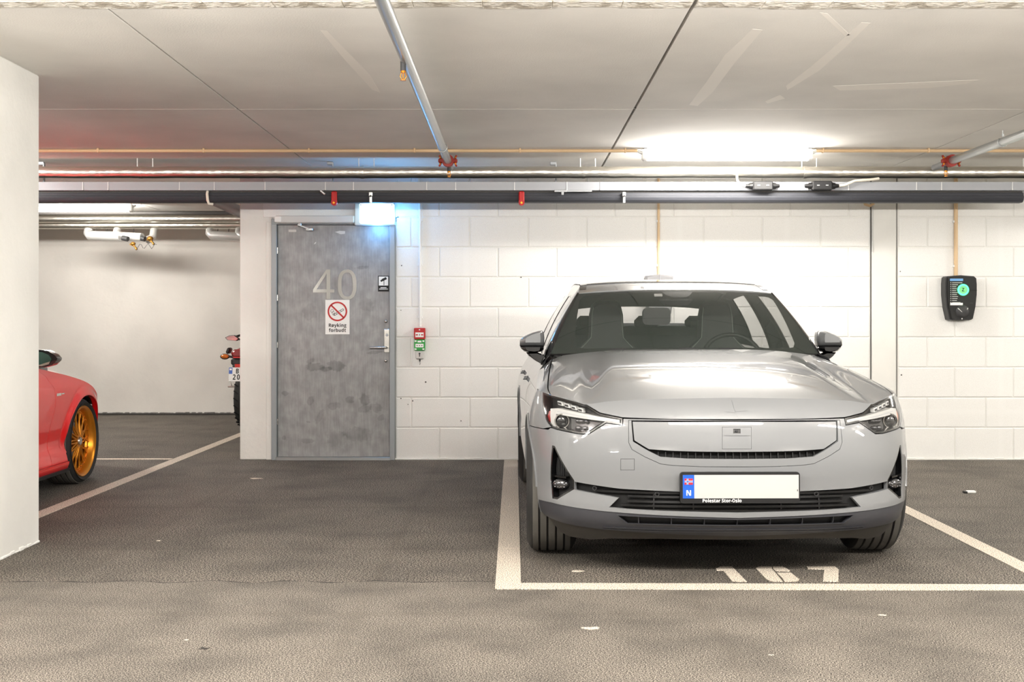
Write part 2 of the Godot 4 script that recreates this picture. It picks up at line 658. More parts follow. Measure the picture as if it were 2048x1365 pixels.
	M.cable_cover = mat(Color(0.93, 0.9, 0.84), 0.5)
	M.white = mat(Color(0.93, 0.93, 0.92), 0.5)
	M.light_grey = mat(Color(0.8, 0.8, 0.79), 0.45)
	M.black = mat(Color(0.06, 0.06, 0.065), 0.45)
	M.gloss_black = coat(Color(0.02, 0.02, 0.025), 0.25)
	M.dark = mat(Color(0.035, 0.035, 0.037), 0.85)
	M.charcoal = mat(Color(0.2, 0.2, 0.205), 0.55)
	M.rubber = mat(Color(0.13, 0.128, 0.124), 0.75)
	M.tread = mat(Color(0.36, 0.35, 0.33), 0.9)
	M.grille = mat(Color(0.02, 0.02, 0.024), 0.3)
	M.fog_glass = mat(Color(0.42, 0.42, 0.43), 0.15, 0.9)
	M.red = mat(Color(0.72, 0.02, 0.02), 0.5)
	M.coupling = mat(Color(0.6, 0.13, 0.07), 0.5)
	M.green = mat(Color(0.05, 0.6, 0.2), 0.4)
	M.brass = mat(Color(0.8, 0.52, 0.18), 0.3, 0.9)
	M.sign = mat(Color(0.94, 0.94, 0.93), 0.4)
	M.ink = mat(Color(0.05, 0.05, 0.05), 0.6)
	M.blue = mat(Color(0.08, 0.33, 0.72), 0.4)
	M.silver = coat(Color(0.46, 0.467, 0.475), 0.5, 0.0)    # grey car
	M.lip = mat(Color(0.215, 0.217, 0.235), 0.45)
	M.dam = mat(Color(0.2, 0.188, 0.172), 0.8)
	M.glass = pane(Color(0.31, 0.35, 0.325), 0.3)
	M.side_glass = pane(Color(0.1, 0.13, 0.12), 0.35)
	M.lens = pane(Color(0.3, 0.32, 0.34), 0.03)
	M.seat = mat(Color(0.25, 0.26, 0.255), 0.7)
	M.seam = mat(Color(0.5, 0.52, 0.5), 0.6)
	M.headliner = mat(Color(0.4, 0.41, 0.4), 0.85)
	M.red_paint = coat(Color(0.93, 0.0, 0.02), 0.4)
	M.gold = mat(Color(0.83, 0.53, 0.14), 0.3, 0.75)
	M.bronze = mat(Color(0.5, 0.27, 0.06), 0.4, 0.7)
	M.red_lens = coat(Color(0.55, 0.02, 0.03), 0.3)
	M.amber = coat(Color(0.85, 0.45, 0.1), 0.3)
	M.light_bar = mat(Color(0.72, 0.72, 0.71), 0.35)
	M.plate = mat(Color(0.7, 0.7, 0.69), 0.5)
	M.mirror_glass = mat(Color(0.62, 0.85, 0.78), 0.03, 1.0)
	M.tube = glow(Color(1.0, 0.985, 0.96), 7.0)
	M.exit = glow(Color(0.72, 0.9, 1.0), 2.2)
	M.led = glow(Color(0.3, 1.0, 0.6), 1.6)


func lamp_light(parent: Node, at: Vector3, color: Color, energy: float, size: float) -> void:
	var l := OmniLight3D.new()
	l.name = "lamp_glow"
	l.light_color = color
	l.light_energy = energy
	l.light_size = size
	l.omni_range = 40.0
	l.omni_attenuation = 2.0
	l.shadow_enabled = true
	parent.add_child(l, true)
	l.position = at


# ceiling batten, 1.29 m long, along x
func batten(at: Vector3, label: String, energy: float, group: String, turn := 0.0, drop := 0.0) -> Node3D:
	var t := thing("batten_lamp", at, label, "lamp", group)
	if drop > 0.0:
		for s in [-0.45, 0.45]:
			bar("hanging_rod", Vector3(s, drop, 0), Vector3(s, -0.01, 0), 0.005, M.zinc, t, 8)
	t.rotation.y = turn
	block("housing", Vector3(0, -0.022, 0), Vector3(1.22, 0.044, 0.075), 0.006, M.white, t)
	var mb := MB.new()
	var prof := PackedVector2Array()
	for k in 13:
		var a := PI * k / 12
		prof.append(Vector2(cos(a) * 0.052, -0.045 - sin(a) * 0.05))
	mb.extr(prof, 1.2, Transform3D(Basis(Vector3(0, 0, -1), Vector3(0, 1, 0), Vector3(1, 0, 0)), Vector3(-0.6, 0, 0)))
	put("glowing_tube_cover", mb, M.tube, t)
	for s in [-1.0, 1.0]:
		var cap := MB.new()
		cap.box(Vector3(s * 0.62, -0.05, 0), Vector3(0.04, 0.09, 0.095), 0.012)
		put("end_cap", cap, M.white, t)
		var gl := MB.new()
		gl.cyl(Vector3(s * 0.64, -0.035, 0.0), Vector3(s * 0.675, -0.02, 0), 0.014, 0.01, 10)
		put("cable_gland", gl, M.light_grey, t)
	# the light of the cover: its underside and its two flanks
	for q in [[Vector3(0, -0.105, 0), Vector3(0, -1, 0), 0.09, 0.7], [Vector3(0, -0.075, 0.06), Vector3(0, 0.3, 1), 0.06, 0.78], [Vector3(0, -0.075, -0.06), Vector3(0, 0.3, -1), 0.06, 0.78]]:
		var l := AreaLight3D.new()
		l.name = "cover_glow"
		l.area_size = Vector2(1.2, q[2])
		l.light_color = Color(1.0, 0.982, 0.955)
		l.light_energy = energy * q[3]
		l.area_range = 40.0
		l.area_attenuation = 2.0
		l.shadow_enabled = true
		t.add_child(l, true)
		l.transform = Transform3D(Basis.looking_at(q[1], Vector3.UP if absf(q[1].y) < 0.9 else Vector3.BACK), q[0])
	return t


func _ready() -> void:
	# ---------------- camera, sky and exposure
	var cam := Camera3D.new()
	cam.name = "camera"
	add_child(cam)
	cam.position = Vector3(0, 1.168, 0)
	cam.projection = Camera3D.PROJECTION_FRUSTUM
	cam.near = 0.05
	cam.far = 100.0
	cam.size = 0.05 * 1365.0 / 2400.0
	cam.frustum_offset = Vector2(-4.0, -37.5) * 0.05 / 2400.0
	cam.current = true
	var env := Environment.new()
	env.background_mode = Environment.BG_COLOR
	env.background_color = Color.BLACK
	env.tonemap_mode = Environment.TONE_MAPPER_LINEAR
	env.tonemap_exposure = 1.48
	env.sdfgi_enabled = true
	env.ssao_enabled = true
	env.ssil_enabled = true
	var we := WorldEnvironment.new()
	we.name = "world_environment"
	we.environment = env
	add_child(we)
	materials()

	# ---------------- lamps
	batten(Vector3(1.606, CEIL, -9.05), "lit white batten lamp on the ceiling above the grey car", 3.0, "")
	batten(Vector3(6.1, CEIL, -9.05), "lit batten lamp on the ceiling past the charger", 3.0, "")
	batten(Vector3(-4.9, CEIL, -8.8), "lit batten lamp on the ceiling over the red car", 3.6, "")
	batten(Vector3(-4.85, CEIL, -13.25), "lit batten lamp on the ceiling of the hall behind the red car", 2.6, "")
	for p in [[-6.0, -3.4], [-3.6, -3.4], [-1.2, -3.4], [1.2, -3.4], [3.6, -3.4], [6.0, -3.4]]:
		batten(Vector3(p[0], 2.215, p[1]), "lit batten lamp hung on rods over the driving lane", 5.2, "lamps over the driving lane", 0.0, CEIL - 2.215)
	for p in [[-5.0, 3.0], [0.0, 3.0], [5.0, 3.0]]:
		batten(Vector3(p[0], 2.215, p[1]), "lit batten lamp hung on rods over the far side of the driving lane", 4.0, "lamps past the driving lane", 0.0, CEIL - 2.215)

	shell()
	wall_services()
	ceiling_services()
	far_services()
	grey_car()
	red_car()
	motorcycle()


# ------------------------------------------------------------------ the building
func shell() -> void:
	var mb := MB.new()
	mb.box(Vector3(-1, -0.15, -3.2), Vector3(18.4, 0.3, 24.6))
	var floor_ := setting("floor", mb, M.asphalt, "rough dark asphalt floor of the parking hall")
	# smoother second lay of asphalt in the driving lane, with a ragged seam
	var lane := PackedVector2Array([Vector2(-9.9, -8.8), Vector2(7.9, -8.8), Vector2(7.9, 5.19), Vector2(-0.09, 5.22)])
	var crack := PackedVector2Array()
	for k in 90:
		var x := -0.1 - k * 0.105
		var y := 5.385 + 0.018 * sin(k * 1.7) + 0.012 * sin(k * 4.3)
		lane.append(Vector2(x, y))
		crack.append(Vector2(x, y + 0.012 + 0.01 * sin(k * 2.9)))
	for k in range(89, -1, -1):
		crack.append(lane[4 + k] - Vector2(0, 0.002))
	mb = MB.new()
	mb.extr(lane, 0.0018, Transform3D(Basis(Vector3.RIGHT, Vector3(0, 0, -1), Vector3.UP), Vector3.ZERO))
	put("lane_surface", mb, M.lane, floor_)
	mb = MB.new()
	mb.extr(crack, 0.0012, Transform3D(Basis(Vector3.RIGHT, Vector3(0, 0, -1), Vector3.UP), Vector3.ZERO))
	put("seam_crack", mb, M.tar, floor_)
	var spot := PackedVector2Array()
	for k in 11:
		spot.append(Vector2(-1.109, 4.286) + Vector2(cos(TAU * k / 11), sin(TAU * k / 11) * 0.8) * (0.018 + 0.01 * sin(k * 2.2)))
	mb = MB.new()
	mb.extr(spot, 0.0024, Transform3D(Basis(Vector3.RIGHT, Vector3(0, 0, -1), Vector3.UP), Vector3.ZERO))
	put("tar_spot", mb, M.tar, floor_)
	# painted lines, a few millimetres thick
	for a in [["bay_line", [Vector2(-0.083, -5.24), Vector2(0.031, -5.24), Vector2(0.031, -10.17), Vector2(-0.083, -10.17)]],
			["bay_line", [Vector2(0.0311, -5.24), Vector2(3.6, -5.195), Vector2(3.6, -5.315), Vector2(0.0311, -5.36)]],
			["bay_line", [Vector2(2.37, -5.32), Vector2(2.47, -5.32), Vector2(2.51, -10.17), Vector2(2.42, -10.17)]],
			["bay_line", [Vector2(-2.935, -6.5), Vector2(-2.835, -6.5), Vector2(-2.78, -13.6), Vector2(-2.88, -13.6)]],
			["bay_line", [Vector2(-6.5, -10.18), Vector2(-2.92, -10.18), Vector2(-2.92, -10.27), Vector2(-6.5, -10.27)]]]:
		flat_paint(a[0], PackedVector2Array(a[1]), floor_)
	for a in [[Vector2(0.9555, -5.6756), Vector2(0.9836, -5.7208), Vector2(1.0394, -5.7208), Vector2(1.0452, -5.3859), Vector2(0.9818, -5.3940), Vector2(0.9822, -5.6275), Vector2(0.9516, -5.6310)], [Vector2(1.1457, -5.6846), Vector2(1.1679, -5.7208), Vector2(1.2275, -5.7208), Vector2(1.2177, -5.6577), Vector2(1.2076, -5.3908), Vector2(1.1592, -5.3940), Vector2(1.1449, -5.4431)], [Vector2(1.2324, -5.7208), Vector2(1.2815, -5.7208), Vector2(1.2944, -5.6310), Vector2(1.2859, -5.6099), Vector2(1.2265, -5.6222), Vector2(1.2251, -5.6666)], [Vector2(1.2224, -5.5785), Vector2(1.2878, -5.5785), Vector2(1.2918, -5.4349), Vector2(1.2787, -5.4021), Vector2(1.2153, -5.3859), Vector2(1.2232, -5.4763)], [Vector2(1.3951, -5.7208), Vector2(1.5302, -5.7245), Vector2(1.5283, -5.6488), Vector2(1.4568, -5.3908), Vector2(1.3892, -5.3940), Vector2(1.4626, -5.6577), Vector2(1.3893, -5.6666)]]:
		flat_paint("bay_digit", PackedVector2Array(a), floor_)
	var rng := RandomNumberGenerator.new()
	rng.seed = 4
	for a in [[-1.93, -8.95, 0.05], [0.295, -4.57, 0.035], [1.46, -4.77, 0.018], [-3.9, -9.1, 0.03], [0.3, -5.62, 0.035], [1.98, -4.6, 0.016], [0.9, -4.2, 0.01], [-1.2, -4.4, 0.01], [-1.9, -6.4, 0.012]]:
		var p := PackedVector2Array()
		for k in 7:
			p.append(Vector2(a[0], a[1]) + Vector2(cos(TAU * k / 7), sin(TAU * k / 7) * 0.6) * a[2] * rng.randf_range(0.5, 1.3))
		flat_paint("paint_fleck", p, floor_)

	var litter := thing("litter_scrap", Vector3(3.11, 0.0, -8.2), "small white and black scrap of litter on the asphalt beyond the bay line", "litter")
	block("white_half", Vector3(0.012, 0.009, 0), Vector3(0.06, 0.016, 0.04), 0.004, M.white, litter)
	block("black_half", Vector3(-0.028, 0.007, 0), Vector3(0.022, 0.014, 0.042), 0.003, M.black, litter)

	# ceiling: concrete slabs with open joints
	var above := MB.new()
	above.box(Vector3(-1, 2.78, -3.2), Vector3(18.4, 0.3, 24.6))
	var ceiling := setting("ceiling", above, M.filler, "off-white concrete slab ceiling with open joints")
	var xs := [-10.2, -9.02, -6.58, -4.14, -1.70, 0.738, 3.18, 5.62, 8.2]
	var zs := [9.1, 6.6, 3.7, 0.8, -2.1, -4.96, -7.38, -10.3, -12.8, -15.4]
	for i in xs.size() - 1:
		for j in zs.size() - 1:
			var low := 0.003 if j < 5 else 0.0
			var gapl := 0.005 if i != 5 else 0.012
			var gapr := 0.004 if i != 4 else 0.004
			var x0: float = xs[i] + gapl
			var x1: float = xs[i + 1] - gapr
			var z0: float = zs[j] - 0.005
			var z1: float = zs[j + 1] + 0.005
			block("slab", Vector3((x0 + x1) / 2, CEIL - low + 0.07, (z0 + z1) / 2), Vector3(x1 - x0, 0.14, z0 - z1), 0.0015, M.ceiling, ceiling)
	var strip := MB.new()
	for run in [[-9.0, 0.73, 34], [0.75, 7.9, 26]]:
		for i in int(run[2]):
			var w := rng.randf_range(0.09, 0.125)
			var l: float = (run[1] - run[0]) / run[2]
			strip.box(Vector3(run[0] + (i + 0.5) * l, CEIL - 0.0035, -4.9 - w / 2 + 0.02), Vector3(l, 0.006, w), 0.003)
	put("joint_filler", strip, M.filler, ceiling)
	var seal := MB.new()
	seal.box(Vector3(-1, CEIL + 0.007, -7.38), Vector3(18, 0.008, 0.012))
	put("joint_sealant", seal, M.rail, ceiling)
	# lighter strokes of touch-up paint
	for a in [[Vector2(1.066, -5.364), Vector2(1.115, -5.383), Vector2(1.115, -6.055), Vector2(1.132, -6.845), Vector2(1.112, -7.272), Vector2(1.056, -7.239), Vector2(1.050, -6.560), Vector2(1.035, -5.886)], [Vector2(1.518, -5.248), Vector2(1.560, -5.257), Vector2(1.579, -5.725), Vector2(1.590, -6.235), Vector2(1.563, -6.560), Vector2(1.543, -6.772), Vector2(1.509, -6.657), Vector2(1.523, -6.174), Vector2(1.523, -5.694)], [Vector2(1.534, -6.920), Vector2(1.587, -7.029), Vector2(1.519, -7.189), Vector2(1.490, -7.124)], [Vector2(1.767, -6.657), Vector2(2.013, -6.601), Vector2(2.319, -6.533), Vector2(2.508, -6.492), Vector2(2.481, -6.601), Vector2(2.327, -6.714), Vector2(2.033, -6.757), Vector2(1.844, -6.786)], [Vector2(1.295, -5.079), Vector2(1.331, -5.095), Vector2(1.533, -5.476), Vector2(1.516, -5.495)], [Vector2(-0.870, -5.383), Vector2(-0.839, -5.401), Vector2(-0.763, -6.361), Vector2(-0.764, -6.845), Vector2(-0.798, -6.772), Vector2(-0.845, -5.998)]]:
		var q := PackedVector2Array()
		for e in a:
			q.append(Vector2(e.x, -e.y))
		var stroke := MB.new()
		stroke.extr(q, 0.0008, Transform3D(Basis(Vector3.RIGHT, Vector3(0, 0, -1), Vector3.UP), Vector3(0, CEIL - 0.0005, 0)))
		put("paint_stroke", stroke, M.touch_up, ceiling)

	# outer walls
	mb = MB.new()
	mb.box(Vector3(-6.25, 1.24, FAR - 0.1), Vector3(8.1, 2.5, 0.2))
	var far := setting("wall_far", mb, M.far, "smooth off-white far wall of the hall behind the red car")
	var dirt := MB.new()
	for i in 200:
		var x := -10.0 + i * 0.04
		var h := rng.randf_range(0.022, 0.034)
		dirt.box(Vector3(x, h / 2, FAR + 0.015), Vector3(0.06, h, rng.randf_range(0.03, 0.05)), 0.008)
	put("asphalt_edge", dirt, M.rail, far)
	mb = MB.new()
	mb.box(Vector3(-10.2, 1.24, -3.2), Vector3(0.2, 2.5, 24.6))
	setting("wall_left", mb, M.plaster, "white side wall beyond the red car")
	mb = MB.new()
	mb.box(Vector3(8.1, 1.24, -3.2), Vector3(0.2, 2.5, 24.6))
	setting("wall_right", mb, M.plaster, "white side wall past the charger")
	mb = MB.new()
	mb.box(Vector3(-1, 1.24, 9.0), Vector3(18.4, 2.5, 0.2))
	setting("wall_front", mb, M.plaster, "white wall across the driving lane")

	# stair core: block wall, door reveal, corner column
	mb = MB.new()
	mb.box(Vector3(3.6, 1.24, WALL - 0.116), Vector3(9.21, 2.48, 0.22))
	mb.box(Vector3(-1.52, 2.25, WALL - 0.116), Vector3(1.08, 0.46, 0.22))
	mb.box(Vector3(-1.5, 1.0, WALL - 0.32), Vector3(1.1, 2.0, 0.16))
	var wall := setting("wall_back", mb, M.mortar, "white painted block wall behind the grey car")
	blocks(wall, -1.004, 3.025, -0.633, -0.376)
	blocks(wall, 3.262, 8.0, 3.744, 3.51)
	mb = MB.new()
	mb.box(Vector3(3.14, 1.24, WALL - 0.1), Vector3(0.205, 2.48, 0.21), 0.004)
	put("column", mb, M.plaster, wall, "smooth white concrete column between the blockwork")
	for q in [[3.031, 0.009], [3.2525, 0.006]]:
		block("open_joint", Vector3(q[0], 1.24, WALL - 0.005), Vector3(q[1], 2.46, 0.004), 0, M.rail, wall)
	for q in [[-0.75, 0.66, 0.009], [-0.86, 0.5, 0.007], [-0.96, 0.52, 0.006], [-0.45, 0.33, 0.006], [-0.955, 1.65, 0.006], [-0.96, 1.27, 0.005], [-0.9, 0.47, 0.005], [0.06, 1.55, 0.006], [3.28, 1.6, 0.006], [3.29, 0.72, 0.008]]:
		var hole := MB.new()
		hole.cyl(Vector3(q[0], q[1], WALL - 0.004), Vector3(q[0], q[1], WALL + 0.0012), q[2], q[2] * 0.8, 7)
		put("drill_hole", hole, M.rail, wall)
	block("lintel", Vector3(-1.56, 2.27, WALL - 0.1), Vector3(1.14, 0.42, 0.21), 0.004, M.block, wall)
	mb = MB.new()
	for i in 120:
		var x := -0.98 + i * 0.075
		var w := rng.randf_range(0.005, 0.02)
		mb.box(Vector3(x, w * 0.4, WALL + 0.004), Vector3(0.078, w, 0.02), 0.003)
	put("mortar_bead", mb, M.mortar, wall)
	mb = MB.new()
	mb.box(Vector3(-2.19, 1.24, WALL - 0.25), Vector3(0.275, 2.48, 0.5), 0.006)
	mb.box(Vector3(-2.2, 1.24, (WALL - 0.5 + FAR) / 2), Vector3(0.25, 2.48, FAR * -1 + WALL - 0.5))
	var core := setting("wall_core", mb, M.plaster, "white corner of the stair core to the side of the steel door")
	block("trim_strip", Vector3(-2.07, 1.01, WALL + 0.0), Vector3(0.065, 2.02, 0.03), 0.004, M.plaster, core)

	# free pillar
	mb = MB.new()
	mb.box(Vector3(-2.72, 1.24, -5.7), Vector3(0.4, 2.48, 1.34), 0.008)
	var pillar := setting("pillar_left", mb, M.plaster, "smooth white concrete pillar in front of the red car")
	mb = MB.new()
	for i in 26:
		var z := -6.34 + i * 0.052
		var w := rng.randf_range(0.008, 0.026)
		mb.box(Vector3(-2.52, w * 0.4, z), Vector3(rng.randf_range(0.006, 0.018), w * 0.8, 0.05), 0.003)
	put("mortar_bead", mb, M.mortar, pillar)
	door()


func flat_paint(called: String, p: PackedVector2Array, parent: Node) -> void:
	var q := PackedVector2Array()
	for e in p:
		q.append(Vector2(e.x, -e.y))
	var mb := MB.new()
	mb.extr(q, 0.003, Transform3D(Basis(Vector3.RIGHT, Vector3(0, 0, -1), Vector3.UP), Vector3(0, 0.0005, 0)))
	put(called, mb, M.road_paint, parent)


func blocks(wall: Node, x0: float, x1: float, even: float, odd: float) -> void:
	var ys := [0.0, 0.273, 0.5286, 0.784, 1.04, 1.295, 1.551, 1.806, 2.062, 2.318, 2.48]
	var cache := {}
	var rng := RandomNumberGenerator.new()
	rng.seed = 7
	for k in ys.size() - 1:
		var ph := even if k % 2 == 0 else odd
		var a := ph + ceilf((x0 - ph) / 0.4966) * 0.4966
		var cuts := [x0]
		while a < x1 - 0.02:
			if a > x0 + 0.02:
				cuts.append(a)
			a += 0.4966
		cuts.append(x1)
		for i in cuts.size() - 1:
			var s := Vector3(cuts[i + 1] - cuts[i] - 0.009, ys[k + 1] - ys[k] - 0.009, 0.06).snappedf(0.0005)
			if not cache.has(s):
				var mb := MB.new()
				mb.box(Vector3.ZERO, s, 0.005)
				cache[s] = mb.mesh()
			var o := put_mesh("block", cache[s], M.block, wall)
			o.position = Vector3((cuts[i] + cuts[i + 1]) / 2, (ys[k] + ys[k + 1]) / 2, WALL - 0.03 + rng.randf_range(-0.0015, 0.001))


func door() -> void:
	var d := Node3D.new()
	d.name = "door_1"
	add_child(d)
	d.position = Vector3(-1.527, 0, WALL)
	tag(d, "grey smeared steel door numbered 40 in a grey frame", "", "", "structure")
	for s in [-1.0, 1.0]:
		block("frame_post", Vector3(s * 0.5 - 0.003, 1.0, 0.0), Vector3(0.045, 2.0, 0.09), 0.004, M.frame, d)
	block("frame_head", Vector3(-0.003, 2.02, 0.0), Vector3(1.045, 0.05, 0.09), 0.004, M.frame, d)
	block("threshold", Vector3(-0.003, 0.012, 0.0), Vector3(0.97, 0.03, 0.1), 0.004, M.zinc, d)
	block("leaf", Vector3(0.0, 1.01, -0.02), Vector3(0.955, 1.965, 0.05), 0.003, M.door, d)
	for y in [0.3, 0.95, 1.35, 1.75]:
		var hb := MB.new()
		hb.cyl(Vector3(-0.482, y, 0.012), Vector3(-0.482, y + 0.05, 0.012), 0.009, 0.009, 10)
		put("hinge", hb, M.steel, d)
	text("digit", "4", 0.35, Vector3(-0.088, 1.485, 0.0075), M.chrome, d, 0.004)
	text("digit", "0", 0.35, Vector3(0.112, 1.485, 0.0075), M.chrome, d, 0.004)
	# lock plate, handle, knob
	var lp := block("lock_plate", Vector3(0.448, 1.01, 0.01), Vector3(0.047, 0.2, 0.012), 0.003, M.steel, d)
	var lev := MB.new()
	lev.tube([Vector3(0.448, 0.955, 0.014), Vector3(0.448, 0.955, 0.05), Vector3(0.435, 0.955, 0.06), Vector3(0.31, 0.953, 0.06)], 0.009, 10)
	put("handle", lev, M.steel, lp)
	var kc := MB.new()
	kc.cyl(Vector3(0.45, 1.06, 0.014), Vector3(0.45, 1.06, 0.022), 0.012, 0.012, 14)
	put("key_cylinder", kc, M.dull_zinc, lp)
	for y in [1.175, 0.84]:
		var kn := MB.new()
		kn.ell(Vector3(0.44, y, 0.012), Vector3(0.014, 0.014, 0.012), 12)
		put("knob", kn, M.steel, d)
	# front sheet of the leaf: galvanised steel with grease smears, boot marks and scratches
	var base := noise(0.02, 5, FastNoiseLite.TYPE_SIMPLEX, 71)
	var edge := noise(0.045, 4, FastNoiseLite.TYPE_SIMPLEX, 72)
	var smears := [[-0.165, 0.787, 0.090, 0.038, 0.90, 0.00], [0.015, 0.798, 0.079, 0.053, 0.90, 0.00], [-0.197, 0.840, 0.037, 0.023, 0.60, 0.50], [-0.070, 0.771, 0.063, 0.023, 0.70, 0.00], [-0.199, 0.503, 0.034, 0.042, 0.60, 0.00], [0.133, 0.510, 0.040, 0.038, 0.70, 0.00], [0.261, 0.512, 0.047, 0.053, 0.85, 0.30], [0.358, 0.443, 0.053, 0.044, 0.60, 0.00], [-0.417, 0.563, 0.028, 0.025, 0.70, 0.00], [-0.424, 0.189, 0.019, 0.021, 0.70, 0.00], [-0.218, 0.322, 0.017, 0.011, 0.60, 0.00], [0.004, 0.459, 0.063, 0.034, 0.55, 0.20], [0.258, 0.433, 0.063, 0.038, 0.55, 0.30], [-0.229, 0.161, 0.063, 0.025, 0.60, 0.00], [-0.123, 0.364, 0.028, 0.074, 0.50, -0.50], [0.025, 0.173, 0.095, 0.074, 0.40, 0.00], [0.205, 0.216, 0.127, 0.063, 0.45, 0.00], [0.401, 0.359, 0.036, 0.028, 0.60, 0.80], [0.343, 0.912, 0.085, 0.015, 0.70, 0.12], [0.279, 1.316, 0.063, 0.063, 0.40, 0.00], [-0.208, 1.252, 0.063, 0.074, 0.40, 0.00], [0.237, 1.633, 0.063, 0.015, 0.60, 0.10], [0.004, 1.506, 0.095, 0.063, 0.25, 0.00], [-0.345, 0.935, 0.032, 0.025, 0.40, 0.00]]
	var img := Image.create(360, 740, false, Image.FORMAT_RGB8)
	for iy in 740:
		for ix in 360:
			var p := Vector2(-0.4765 + 0.953 * (ix + 0.5) / 360.0, 1.9915 - 1.963 * (iy + 0.5) / 740.0)
			var k := 0.585 + 0.055 * base.get_noise_2d(ix, iy * 0.8) + 0.03 * edge.get_noise_2d(ix * 3.0, iy * 0.25)
			var e := 0.3 * edge.get_noise_2d(ix, iy)
			for q in smears:
				var dd: Vector2 = (p - Vector2(q[0], q[1]))
				if absf(dd.x) > q[2] * 2.0 + 0.03 or absf(dd.y) > q[3] * 2.0 + 0.03:
					continue
				dd = dd.rotated(-q[5]) / Vector2(q[2], q[3])
				k -= 0.1 * q[4] * (1.0 - smoothstep(0.72, 1.05, dd.length() + e))
			img.set_pixel(ix, iy, Color(k, k * 1.002, k * 1.004))
	var sheet := mat(Color(1, 1, 1), 0.55, 0.2)
	sheet.albedo_texture = ImageTexture.create_from_image(img)
	var fs := MB.new()
	fs.quad(Vector3(-0.4765, 0.0285, 0.0055), Vector3(0.4765, 0.0285, 0.0055), Vector3(0.4765, 1.9915, 0.0055), Vector3(-0.4765, 1.9915, 0.0055), Vector3(0, 0, 1))
	put("front_sheet", fs, sheet, d)
	for q in [[Vector2(-1.52, 1.935), Vector2(-1.48, 1.945), Vector2(-1.433, 1.942), Vector2(-1.435, 1.92), Vector2(-1.47, 1.915)], [Vector2(-1.7, 1.83), Vector2(-1.685, 1.85), Vector2(-1.678, 1.848), Vector2(-1.685, 1.835)]]:
		var mb := MB.new()
		mb.extr(PackedVector2Array(q), 0.0006, Transform3D(Basis(), Vector3(1.527, 0, 0.0057)))
		put("paint_scrape", mb, M.light_grey, d)
	# closer above the leaf
	var c := thing("door_closer", Vector3(-1.675, 2.035, WALL + 0.075), "grey overhead door closer above the steel door", "door closer")
	block("body", Vector3.ZERO, Vector3(0.66, 0.062, 0.06), 0.006, M.light_grey, c)
	block("end_cover", Vector3(-0.31, 0.0, 0.001), Vector3(0.06, 0.05, 0.064), 0.005, M.white, c)
	var arm := MB.new()
	arm.box(Vector3(-0.13, -0.045, 0.0), Vector3(0.03, 0.03, 0.03), 0.004)
	arm.box(Vector3(-0.1, -0.062, 0.01), Vector3(0.1, 0.014, 0.02), 0.003, Basis(Vector3.BACK, -0.35))
	arm.box(Vector3(-0.05, -0.083, -0.02), Vector3(0.06, 0.022, 0.05), 0.003)
	put("arm", arm, M.zinc, c)
	block("sticker", Vector3(-0.205, -0.09, -0.067), Vector3(0.065, 0.02, 0.002), 0.0, M.light_grey, c)

	# signs on the leaf
	var s1 := thing("no_smoking_sign", Vector3(-1.498, 1.212, WALL + 0.006), "white no smoking sign with red ring on the steel door", "sign")
	block("panel", Vector3(0, 0, 0.002), Vector3(0.205, 0.292, 0.003), 0.0, M.sign, s1)
	var ring := MB.new()
	for k in 48:
		var p := PackedVector2Array()
		for e in [[k, 0.083], [k + 1, 0.083], [k + 1, 0.07], [k, 0.07]]:
			p.append(Vector2(cos(TAU * e[0] / 48), sin(TAU * e[0] / 48)) * e[1])
		ring.extr(p, 0.001, Transform3D(Basis(), Vector3(0, 0.048, 0.0045)))
	ring.box(Vector3(0, 0.048, 0.005), Vector3(0.15, 0.013, 0.001), 0, Basis(Vector3.BACK, -PI / 4))
	put("red_ring", ring, M.red, s1)
	var cig := MB.new()
	var rb := Basis(Vector3.BACK, 0.55)
	for q in [[0.007, 0.09], [-0.007, 0.09]]:
		cig.box(Vector3(0.012, 0.042, 0.0038) + rb * Vector3(0, q[0], 0), Vector3(q[1], 0.0035, 0.001), 0, rb)
	for q in [-0.045, 0.045, 0.02, -0.025]:
		cig.box(Vector3(0.012, 0.042, 0.0038) + rb * Vector3(q, 0, 0), Vector3(0.0035, 0.016, 0.001), 0, rb)
	for q in [[-0.035, 0.035, 0.011], [-0.045, 0.052, 0.012], [-0.03, 0.022, 0.008]]:
		for k in 20:
			var a0 := TAU * k / 20
			cig.box(Vector3(q[0] + cos(a0) * q[2], q[1] + sin(a0) * q[2], 0.0038), Vector3(0.0028, 0.004, 0.001), 0, Basis(Vector3.BACK, a0))
	put("cigarette_picture", cig, M.ink, s1)
	text("lettering", "Røyking", 0.04, Vector3(0, -0.07, 0.004), M.ink, s1, 0.001, 700)
	text("lettering", "forbudt", 0.04, Vector3(0, -0.112, 0.004), M.ink, s1, 0.001, 700)
	var s2 := thing("camera_warning_sign", Vector3(-1.107, 1.496, WALL + 0.006), "small black and white camera surveillance sign on the steel door", "sign")
	block("panel", Vector3(0, 0, 0.0015), Vector3(0.094, 0.134, 0.003), 0.0, M.ink, s2)
	block("white_field", Vector3(0, 0.022, 0.0035), Vector3(0.08, 0.076, 0.001), 0.0, M.sign, s2)
	var cp := MB.new()
	cp.box(Vector3(0.006, 0.038, 0.0045), Vector3(0.042, 0.02, 0.001), 0, Basis(Vector3.BACK, 0.45))
	cp.box(Vector3(-0.018, 0.024, 0.0045), Vector3(0.014, 0.016, 0.001), 0, Basis(Vector3.BACK, 0.45))
	cp.box(Vector3(0.004, 0.012, 0.0045), Vector3(0.005, 0.05, 0.001))
	put("camera_picture", cp, M.ink, s2)
	for q in [[-0.034, 0.05], [-0.046, 0.075]]:
		block("lettering", Vector3(0, q[0], 0.0035), Vector3(q[1], 0.006, 0.001), 0, M.sign, s2)


